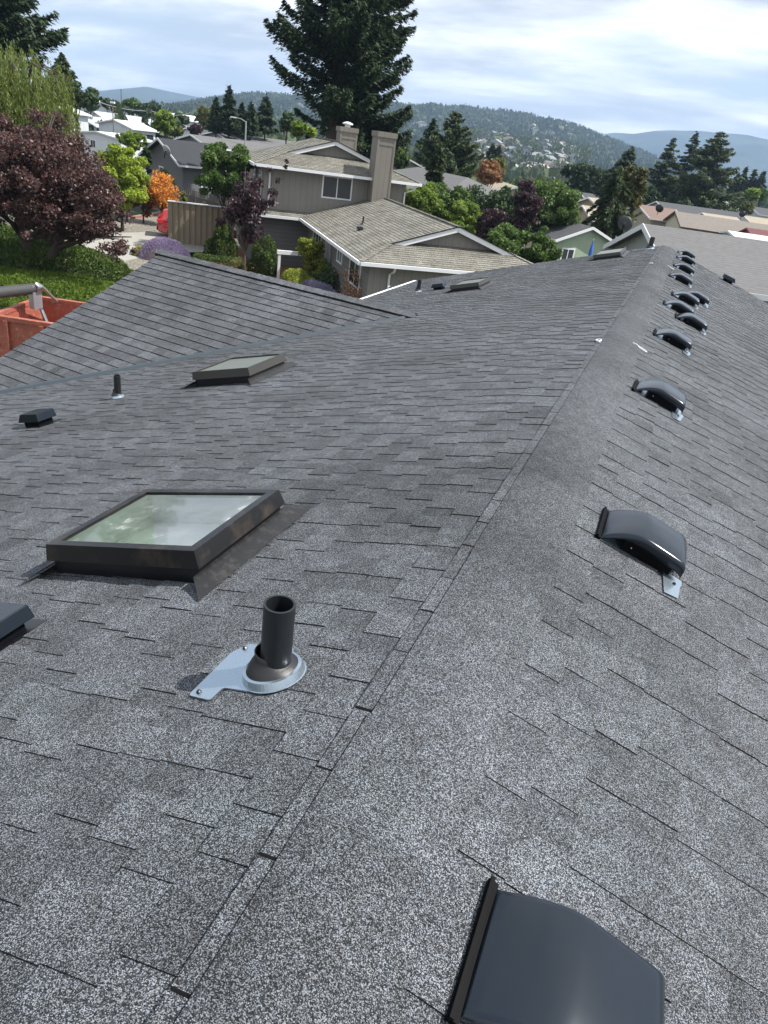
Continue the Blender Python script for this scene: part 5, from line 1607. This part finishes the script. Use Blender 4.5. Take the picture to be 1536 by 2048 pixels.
pole('street_lamp', 'street lamp with a curved arm before the conifer row', 492, 242, 92, 'lamp', 'street lamp')
pole('street_lamp', 'lamp post standing over the mobile homes near the dark tree', 139, 188, 108, 'top', 'street lamp')
pole('street_lamp', 'small far lamp post above the long grey roof', 225, 207, 130, 'top', 'street lamp')
w1 = pole('utility_pole', 'wooden pole left of the conifer row', 402, 213, 135, 'wood', 'utility pole', .14, 'utility poles')
w0 = pole('utility_pole', 'plain pole between the round tree and long white roof', 303, 218, 140, 'wood', 'utility pole', .12, 'utility poles')
w2 = pole('utility_pole', 'wooden pole above the dark thicket in the valley', 1005, 308, 150, 'wood', 'utility pole', .14, 'utility poles')
w3 = pole('utility_pole', 'far wooden pole left of the round pine', 1133, 330, 150, 'wood', 'utility pole', .14, 'utility poles')
w4 = pole('utility_pole', 'far utility pole among the valley trees', 1068, 322, 155, 'wood', 'utility pole', .14, 'utility poles')
pole('radio_mast', 'thin mast rising against the far left mountain', 242, 178, 420, 'plain', 'mast', .3)


def wire(label, a, b, sag, r=.025):
    mb = MB(); pts = [tuple(a + (b - a) * k / 12 - np.array([0, 0, 4 * sag * (k / 12) * (1 - k / 12)])) for k in range(13)]
    mb.tube(pts, r, 4, False); o = mb.build('power_line', M_throat if 'light' not in label else M_pole); tag(o, label, 'wire', 'power lines')


wire('light power line running over the left treetops', atd(150, 182, 150), w0 + np.array([0, 0, -.3]), .8, .06)
wire('light power line from the plain pole to the wooden pole', w0 + np.array([0, 0, -.3]), w1 + np.array([0, 0, -.3]), .8, .05)
for k, (p, q, lb) in enumerate(((w2, w4, 'power line left half across the valley'), (w4, w3, 'power line right half across the valley'), (w3, atd(1330, 352, 160), 'power line running to the big cedars'))):
    wire(lb, p - np.array([0, 0, .3]), q - np.array([0, 0, .3]), .7, .03)

# ================================================================== FAR VALLEY AND HILLS
for o in list(sc.objects):
    if o.name == 'ground':
        me = o.data
        for v in me.vertices:
            v.co.z = gz(v.co.x, v.co.y)

# valley woods: many small rounded and pointed tree crowns beyond the homes
def woods(name, az0, az1, d0, d1, n, h, mat, label, kind='stuff', zf=None, cards=26, coneshare=.5, skip=None, sz=1.):
    """one mass of far trees; every tree a little cloud of leaf cards"""
    P = []; NN = []; S_ = []; TT = []
    k = 0
    while k < n:
        a = RNG.uniform(az0, az1); d = math.sqrt(RNG.uniform(d0 ** 2, d1 ** 2))
        x, y = CAM[0] - d * math.sin(a), d * math.cos(a)
        if skip and skip(a, d): k += .3; continue
        z = zf(x, y) if zf else gz(x, y)
        hh = h * RNG.uniform(.6, 1.25); cone = RNG.random() < coneshare
        m = cards
        if cone:
            t_ = NP.random(m) ** .75; r_ = (1 - t_) * hh * .24 + .2; aa = NP.uniform(0, 2 * PI, m)
            p = np.stack([x + r_ * np.cos(aa), y + r_ * np.sin(aa), z + hh * (.1 + .9 * t_)], 1); nn = np.stack([np.cos(aa), np.sin(aa), np.full(m, .6)], 1); s_ = hh * .30 * (1.1 - t_ * .75)
        else:
            dd = unit(NP.normal(size=(m, 3)) + np.array([0, 0, .5])); p = np.array([x, y, z + hh * .42]) + dd * np.array([hh * .42, hh * .42, hh * .40]); nn = dd; s_ = np.full(m, hh * .36)
        P.append(p); NN.append(nn + NP.normal(0, .35, (m, 3))); S_.append(s_ * sz); TT.append(np.full(m, RNG.uniform(.12, .5) if cone else RNG.uniform(.3, .85)) + NP.normal(0, .1, m)); k += 1
    P = np.concatenate(P); NN = np.concatenate(NN); S_ = np.concatenate(S_); TT = np.concatenate(TT)
    v, f = leaf_quads(P, NP.normal(0, .4, P.shape) + np.array([0, 0, 1.]), NN, S_, S_ * .75)
    o = np_mesh(name, v, f, np.clip(TT, 0, 1), mat); tag(o, label, kind=kind); return o


def azof(px, py=300):
    d = ray(px, py); return math.atan2(-d[0], d[1])


aL, aR = azof(-30), azof(1580)
L_val = leaf_mat('valley_tree_green', (.014, .026, .012), (.075, .10, .04), .1, .8)
L_for = leaf_mat('hill_forest_green', (.010, .022, .014), (.062, .088, .040), .05, .9)
woods('valley_woods', aL, azof(560), 130, 330, 520, 8, L_val, 'scattered valley trees beyond the left homes')
woods('valley_woods', azof(560), aR, 115, 330, 700, 7.5, L_val, 'scattered valley trees beyond the right homes', coneshare=.45)
woods('valley_woods', aL, aR, 330, 1000, 2600, 11, L_val, 'far mass of trees along the valley floor', cards=14, sz=1.25)


# skyline of the wooded hill: (px, py)
HS = [(290, 226), (330, 214), (375, 205), (420, 196), (470, 190), (520, 187), (600, 190), (680, 197), (760, 203), (800, 206), (830, 212), (860, 209), (895, 215), (930, 211), (965, 216), (1010, 220), (1060, 226), (1110, 238), (1150, 250), (1185, 264), (1215, 274), (1260, 293), (1310, 312), (1370, 338), (1420, 356), (1470, 372)]
hz_az = [azof(*p) for p in HS]; hz_d = 1750.
hz_z = [atd(p[0], p[1], hz_d)[2] - 14 for p in HS]


def hill_ridge_z(a):
    return float(np.interp(-a, [-q for q in hz_az], hz_z))


def hill_z(x, y):
    dx = x - CAM[0]; d = math.hypot(dx, y); a = math.atan2(-dx, y)
    zr = hill_ridge_z(a)
    k = (d - 900) / (hz_d - 900)
    if k <= 0: return -7.
    k = min(k, 1.15)
    s = k if k <= 1 else 1 - (k - 1) * 1.5
    s = s * s * (3 - 2 * s) * .45 + s * .55
    w = 1 + .10 * math.sin(a * 31 + d * .006) * math.sin(PI * min(1, k)) + .06 * math.sin(a * 83 + 1.3 + d * .011) * math.sin(PI * min(1, k))
    return -7. + (zr + 7.) * s * w


t = NT('hill_ground')
c = t.mix(t.ramp(t.noise(.012, 5, .6), [(.45, 0.), (.62, 1.)]), (.035, .05, .022), (.17, .15, .09))
t.pbr(c, .95, 0., None, .1); M_hill = t.m
vs = []; nA, nD = 120, 34
a0, a1 = azof(220), azof(1560)
for i in range(nA + 1):
    a = a0 + (a1 - a0) * i / nA
    for j in range(nD + 1):
        d = 880 + (hz_d * 1.12 - 880) * j / nD
        x, y = CAM[0] - d * math.sin(a), d * math.cos(a); vs.append((x, y, hill_z(x, y) - (.4 if j == 0 else 0)))
fs = np.array([(i * (nD + 1) + j, (i + 1) * (nD + 1) + j, (i + 1) * (nD + 1) + j + 1, i * (nD + 1) + j + 1) for i in range(nA) for j in range(nD)])
o = np_mesh('hill', np.array(vs), fs, np.ones(len(fs)), M_hill); tag(o, kind='structure')

clear = []          # clearings on the hill for houses and a bare cut
hh_list = []
hp = [(955, 226), (968, 229), (1010, 229), (1022, 233), (1030, 231), (1045, 236), (988, 237), (1050, 240), (972, 248), (990, 258), (1000, 262), (1018, 260), (960, 250), (1086, 250), (1115, 262), (1120, 258), (1040, 226), (1000, 225), (1100, 272),
      (1142, 266), (1075, 246), (845, 258), (830, 262), (818, 282), (826, 284), (905, 230), (880, 222), (1062, 262), (1070, 270), (940, 262), (1096, 238), (1140, 280), (1160, 300), (1110, 300), (870, 300), (520, 214), (600, 222), (560, 226), (640, 228), (500, 222)]
M_hw = [plain('hill_wall_white', (.42, .43, .42), .8), plain('hill_wall_tan', (.33, .29, .24), .8), plain('hill_wall_grey', (.33, .35, .36), .8)]
M_hr = [plain('hill_roof_grey', (.20, .21, .22), .9), plain('hill_roof_pale', (.30, .30, .29), .8), plain('hill_roof_brown', (.15, .12, .10), .9)]


def on_hill(px, py):
    d = ray(px, py); n = math.hypot(d[0], d[1])
    prev = None
    for k in range(0, 400):
        D = 905 + k * 2.6; P = CAM + d * D / n
        if P[2] <= hill_z(P[0], P[1]) and D > 905: return P, D
    return None, None


def box_house(label, P, az, L, W, h, rise, wi, ri, group, zb):
    r = thing('hillside_house', label, 'house', (P[0], P[1], zb), az, group)
    mb = MB(); mb.box(-W / 2, W / 2, 0, L, -2, h); mb.build('wall', M_hw[wi], r)
    mb = MB(); w = W / 2 + .5; mb.idx([(-w, -.5, h), (w, -.5, h), (0, -.5, h + rise), (-w, L + .5, h), (w, L + .5, h), (0, L + .5, h + rise)], [(0, 1, 2), (5, 4, 3), (1, 4, 5, 2), (3, 0, 2, 5), (0, 3, 4, 1)]); mb.build('roof', M_hr[ri], r)
    for k in range(3):
        mb = MB(); mb.box(-W / 2 + 1 + k * (W - 3) / 2, -W / 2 + 2.4 + k * (W - 3) / 2, -.08, .0, 1.2, 2.8); mb.build('window', M_pane, r)
    return r


for i, (px, py) in enumerate(hp):
    P, D = on_hill(px, py)
    if P is None: continue
    z = hill_z(P[0], P[1]); a = math.atan2(-(P[0] - CAM[0]), P[1])
    clear.append((a, D, 11 + RNG.uniform(0, 9)))
    big = 1.3 if py < 240 else 1.
    box_house('small pale house scattered among the trees on the wooded hill', (P[0], P[1]), a + RNG.uniform(-.6, .6), RNG.uniform(9, 15) * big, RNG.uniform(10, 16) * big, RNG.uniform(4.5, 7), 3, RNG.choice([0, 0, 1, 2]), RNG.choice([0, 1, 1, 2]), 'houses on the wooded hillside', z + 2)
# bare orange cut
P, D = on_hill(1160, 287)
if P is not None:
    a = math.atan2(-(P[0] - CAM[0]), P[1]); clear.append((a, D, 26))
    mb = MB(); vs = []
    for k in range(14):
        b_ = 2 * PI * k / 14; x, y = P[0] + 15 * math.cos(b_) * (1 + .2 * math.sin(3 * b_)), P[1] + 24 * math.sin(b_); vs.append((x, y, hill_z(x, y) + 1.2))
    mb.face(vs); o = mb.build('bare_earth', plain('bare_orange_earth', (.52, .33, .20), .95)); tag(o, kind='structure')


def clearing(a, d):
    for (ca, cd, r) in clear:
        if abs(a - ca) * d < r and cd - r * 2.6 < d < cd + r * .5: return True
    return False


woods('hill_forest', azof(300), azof(1540), 905, 1780, 15500, 15, L_for, 'dense conifer forest covering the hill', zf=hill_z, cards=12, coneshare=.72, skip=clearing, sz=1.3)

# dense housing at the foot of the hill
L_n = 0
for i in range(74):
    u_ = RNG.uniform(940, 1135); 
    py = 262 + (u_ - 940) * .145 + RNG.uniform(18, 52)
    d = ray(u_, py); D = -(CAM[2] + 3) / (d[2] / math.hypot(d[0], d[1])) if d[2] < 0 else 900
    D = RNG.uniform(420, 980); P = atd(u_, py, D)
    a = math.atan2(-(P[0] - CAM[0]), P[1]); x, y = P[0], P[1]
    zz = -7 + 30 * sstep(380, 1000, D) * sstep(900, 960, u_)
    box_house('small house in the crowded settlement at the foot of the hill', (x, y), a + RNG.uniform(-.7, .7), RNG.uniform(7, 10), RNG.uniform(8, 12), RNG.uniform(3.5, 5.5), 2.5, RNG.choice([0, 0, 1, 2]), RNG.choice([0, 1, 0, 2]), 'settlement houses at the foot of the hill', zz)
# raised bench of ground under that settlement
vs = []; nA, nD = 24, 10
for i in range(nA + 1):
    a = azof(900) + (azof(1180) - azof(900)) * i / nA; e = math.sin(PI * i / nA) ** .5
    for j in range(nD + 1):
        D = 380 + 640 * j / nD; vs.append((CAM[0] - D * math.sin(a), D * math.cos(a), -7.3 + 30 * sstep(380, 1000, D) * e))
fs = np.array([(i * (nD + 1) + j, (i + 1) * (nD + 1) + j, (i + 1) * (nD + 1) + j + 1, i * (nD + 1) + j + 1) for i in range(nA) for j in range(nD)])
o = np_mesh('terrain', np.array(vs), fs, np.ones(len(fs)), M_hill); tag(o, kind='structure')
woods('valley_woods', azof(900), azof(1180), 400, 1000, 420, 9, L_val, 'trees between the crowded settlement houses', zf=lambda x, y: -7 + 29 * sstep(380, 1000, math.hypot(x, y)), cards=14)
# roofs dotted over the valley floor
for (x0, x1, nn) in ((160, 560, 34), (1130, 1540, 46), (790, 960, 10)):
    for i in range(nn):
        u_ = RNG.uniform(x0, x1); D = RNG.uniform(190, 620); P = atd(u_, 300, D); a = math.atan2(-(P[0] - CAM[0]), P[1])
        o = box_house('pale roofed home among the valley trees', (P[0], P[1]), a + RNG.choice([-1.2, -1.0, .3, .5]) + RNG.uniform(-.1, .1), RNG.uniform(12, 18), RNG.uniform(7, 9), 2.8, 1.3, RNG.choice([0, 0, 1, 2]), RNG.choice([1, 1, 0, 2]), 'homes among the valley trees', gz(P[0], P[1]))
        o.name = 'valley_home'

# far blue mountains
def mountain(name, sky, dist, back, mat, seed, rough=8.):
    az_ = [azof(*p) for p in sky]; zz = [atd(p[0], p[1], dist)[2] for p in sky]
    vs = []; nA, nD = 160, 16; rs = random.Random(seed)
    ph = [(rs.uniform(20, 160), rs.uniform(0, 6)) for _ in range(7)]
    a0, a1 = az_[0], az_[-1]
    for i in range(nA + 1):
        a = a0 + (a1 - a0) * i / nA
        zr = float(np.interp(-a, [-q for q in az_], zz))
        zr += sum(math.sin(a * f + p) for f, p in ph) * rough * .12
        for j in range(nD + 1):
            k = j / nD; d = dist - back * (1 - k)
            w = k ** 1.25
            z = -3 + (zr + 3) * w * (1 + .12 * math.sin(a * 61 + k * 5) * math.sin(PI * k) + .07 * math.sin(a * 140 + 2 + k * 9) * math.sin(PI * k))
            vs.append((CAM[0] - d * math.sin(a), d * math.cos(a), z))
    fs = np.array([(i * (nD + 1) + j, (i + 1) * (nD + 1) + j, (i + 1) * (nD + 1) + j + 1, i * (nD + 1) + j + 1) for i in range(nA) for j in range(nD)])
    o = np_mesh(name, np.array(vs), fs, np.ones(len(fs)), mat); tag(o, kind='structure')
    me = o.data; me.polygons.foreach_set('use_smooth', [True] * len(fs))
    return o


t = NT('far_forest_mountain')
c = t.mix(t.ramp(t.noise(.004, 6, .65), [(.4, 0.), (.65, 1.)]), (.012, .026, .030), (.045, .065, .05))
t.pbr(c, .98, 0., None, .05); M_mt = t.m
mountain('far_hills', [(60, 184), (120, 182), (170, 179), (205, 181), (245, 178), (290, 175), (330, 181), (375, 189), (420, 196), (470, 208), (540, 232)], 4600, 1500, M_mt, 3)
mountain('far_hills', [(1050, 300), (1130, 282), (1190, 269), (1230, 265), (1270, 267), (1310, 262), (1350, 259), (1400, 263), (1450, 266), (1500, 272), (1560, 282), (1640, 300)], 4400, 1700, M_mt, 5)

# ================================================================== HAZE
mb = MB(); mb.box(-5400, 5400, -60, 5400, -8, 345)
t = NT('haze_air')
v = t.n('ShaderNodeVolumePrincipled'); v.inputs['Color'].default_value = (.50, .70, 1., 1); v.inputs['Density'].default_value = .00019; v.inputs['Anisotropy'].default_value = .1
t.l(v.outputs[0], t.out.inputs['Volume']); hz = mb.build('haze', t.m); tag(hz, kind='stuff')

# ================================================================== SKY, SUN, CAMERA
SUN = np.array([.553, .205, .807]); SUN /= np.linalg.norm(SUN)
el = math.asin(SUN[2]); azs = math.atan2(SUN[0], SUN[1])
w = bpy.data.worlds.new('World'); sc.world = w; w.use_nodes = True; nt = w.node_tree; nt.nodes.clear()
def N(ty, **k):
    n_ = nt.nodes.new(ty)
    for a_, b_ in k.items(): setattr(n_, a_, b_)
    return n_
out = N('ShaderNodeOutputWorld'); bg = N('ShaderNodeBackground'); sky = N('ShaderNodeTexSky', sky_type='NISHITA')
sky.sun_disc = False; sky.sun_elevation = el; sky.sun_rotation = azs; sky.air_density = 1.; sky.dust_density = 1.2
tc = N('ShaderNodeTexCoord'); sx = N('ShaderNodeSeparateXYZ'); nt.links.new(tc.outputs['Generated'], sx.inputs[0])
def M(op, a_, b_=0.):
    n_ = N('ShaderNodeMath', operation=op)
    for i_, q_ in enumerate((a_, b_)):
        if isinstance(q_, (int, float)): n_.inputs[i_].default_value = q_
        else: nt.links.new(q_, n_.inputs[i_])
    return n_.outputs[0]
zc = M('MAXIMUM', sx.outputs[2], 0.); den = M('ADD', zc, .16)
cx = M('DIVIDE', sx.outputs[0], den); cy = M('DIVIDE', sx.outputs[1], den)
cv = N('ShaderNodeCombineXYZ'); nt.links.new(M('MULTIPLY', cx, .55), cv.inputs[0]); nt.links.new(cy, cv.inputs[1])
def noise(sc_, det, rough, off):
    n_ = N('ShaderNodeTexNoise'); n_.inputs['Scale'].default_value = sc_; n_.inputs['Detail'].default_value = det; n_.inputs['Roughness'].default_value = rough
    ad = N('ShaderNodeVectorMath', operation='ADD'); ad.inputs[1].default_value = off; nt.links.new(cv.outputs[0], ad.inputs[0]); nt.links.new(ad.outputs[0], n_.inputs['Vector'])
    return n_.outputs[0]
def ramp(f_, st):
    n_ = N('ShaderNodeValToRGB'); e = n_.color_ramp.elements
    while len(e) < len(st): e.new(.5)
    for i_, (p_, c_) in enumerate(st): e[i_].position = p_; e[i_].color = (*c_, 1) if isinstance(c_, tuple) else (c_, c_, c_, 1)
    nt.links.new(f_, n_.inputs[0]); return n_.outputs[0]
def mixc(f_, a_, b_, mode='MIX'):
    n_ = N('ShaderNodeMix', data_type='RGBA', blend_type=mode)
    for s_, q_ in ((0, f_), (6, a_), (7, b_)):
        if isinstance(q_, (int, float)): n_.inputs[s_].default_value = q_
        elif isinstance(q_, tuple): n_.inputs[s_].default_value = (*q_, 1)
        else: nt.links.new(q_, n_.inputs[s_])
    return n_.outputs[2]
K = 8.6
cov = ramp(noise(1.0, 8, .55, (3.1, 1.7, 0)), [(.36, 0.), (.50, 1.)])
shade = ramp(noise(1.7, 9, .58, (8.3, 2.2, 4)), [(.40, (.46 * K, .50 * K, .56 * K)), (.5, (.66 * K, .69 * K, .73 * K)), (.60, (.92 * K, .93 * K, .95 * K))])
gapc = mixc(.35, (.42 * K, .51 * K, .63 * K), sky.outputs[0])
col = mixc(cov, gapc, shade)
nt.links.new(col, bg.inputs[0]); bg.inputs[1].default_value = .1
nt.links.new(bg.outputs[0], out.inputs[0])

ld = bpy.data.lights.new('sun', 'SUN'); ld.energy = 4.6; ld.angle = math.radians(.53); ld.color = (1., .955, .89)
lo = bpy.data.objects.new('sun', ld); COL.objects.link(lo)
lo.rotation_euler = Vector(tuple(SUN)).to_track_quat('Z', 'Y').to_euler(); lo.location = (30, 10, 60)

cd = bpy.data.cameras.new('camera'); co = bpy.data.objects.new('camera', cd); COL.objects.link(co)
cd.sensor_fit = 'VERTICAL'; cd.sensor_height = 36.; cd.lens = F / 2048 * 36.; cd.clip_start = .05; cd.clip_end = 30000
mw = Matrix(((CR[0], CU[0], -CW[0], CAM[0]), (CR[1], CU[1], -CW[1], CAM[1]), (CR[2], CU[2], -CW[2], CAM[2]), (0, 0, 0, 1)))
co.matrix_world = mw
sc.camera = co
sc.view_settings.view_transform = 'Standard'; sc.view_settings.look = 'None'; sc.view_settings.exposure = .8; sc.view_settings.gamma = 1.
sc.render.engine = 'CYCLES'
sc.cycles.max_bounces = 6; sc.cycles.diffuse_bounces = 2; sc.cycles.glossy_bounces = 3; sc.cycles.transparent_max_bounces = 8; sc.cycles.volume_bounces = 0
sc.cycles.use_denoising = True
sc.render.resolution_x = 768; sc.render.resolution_y = 1024
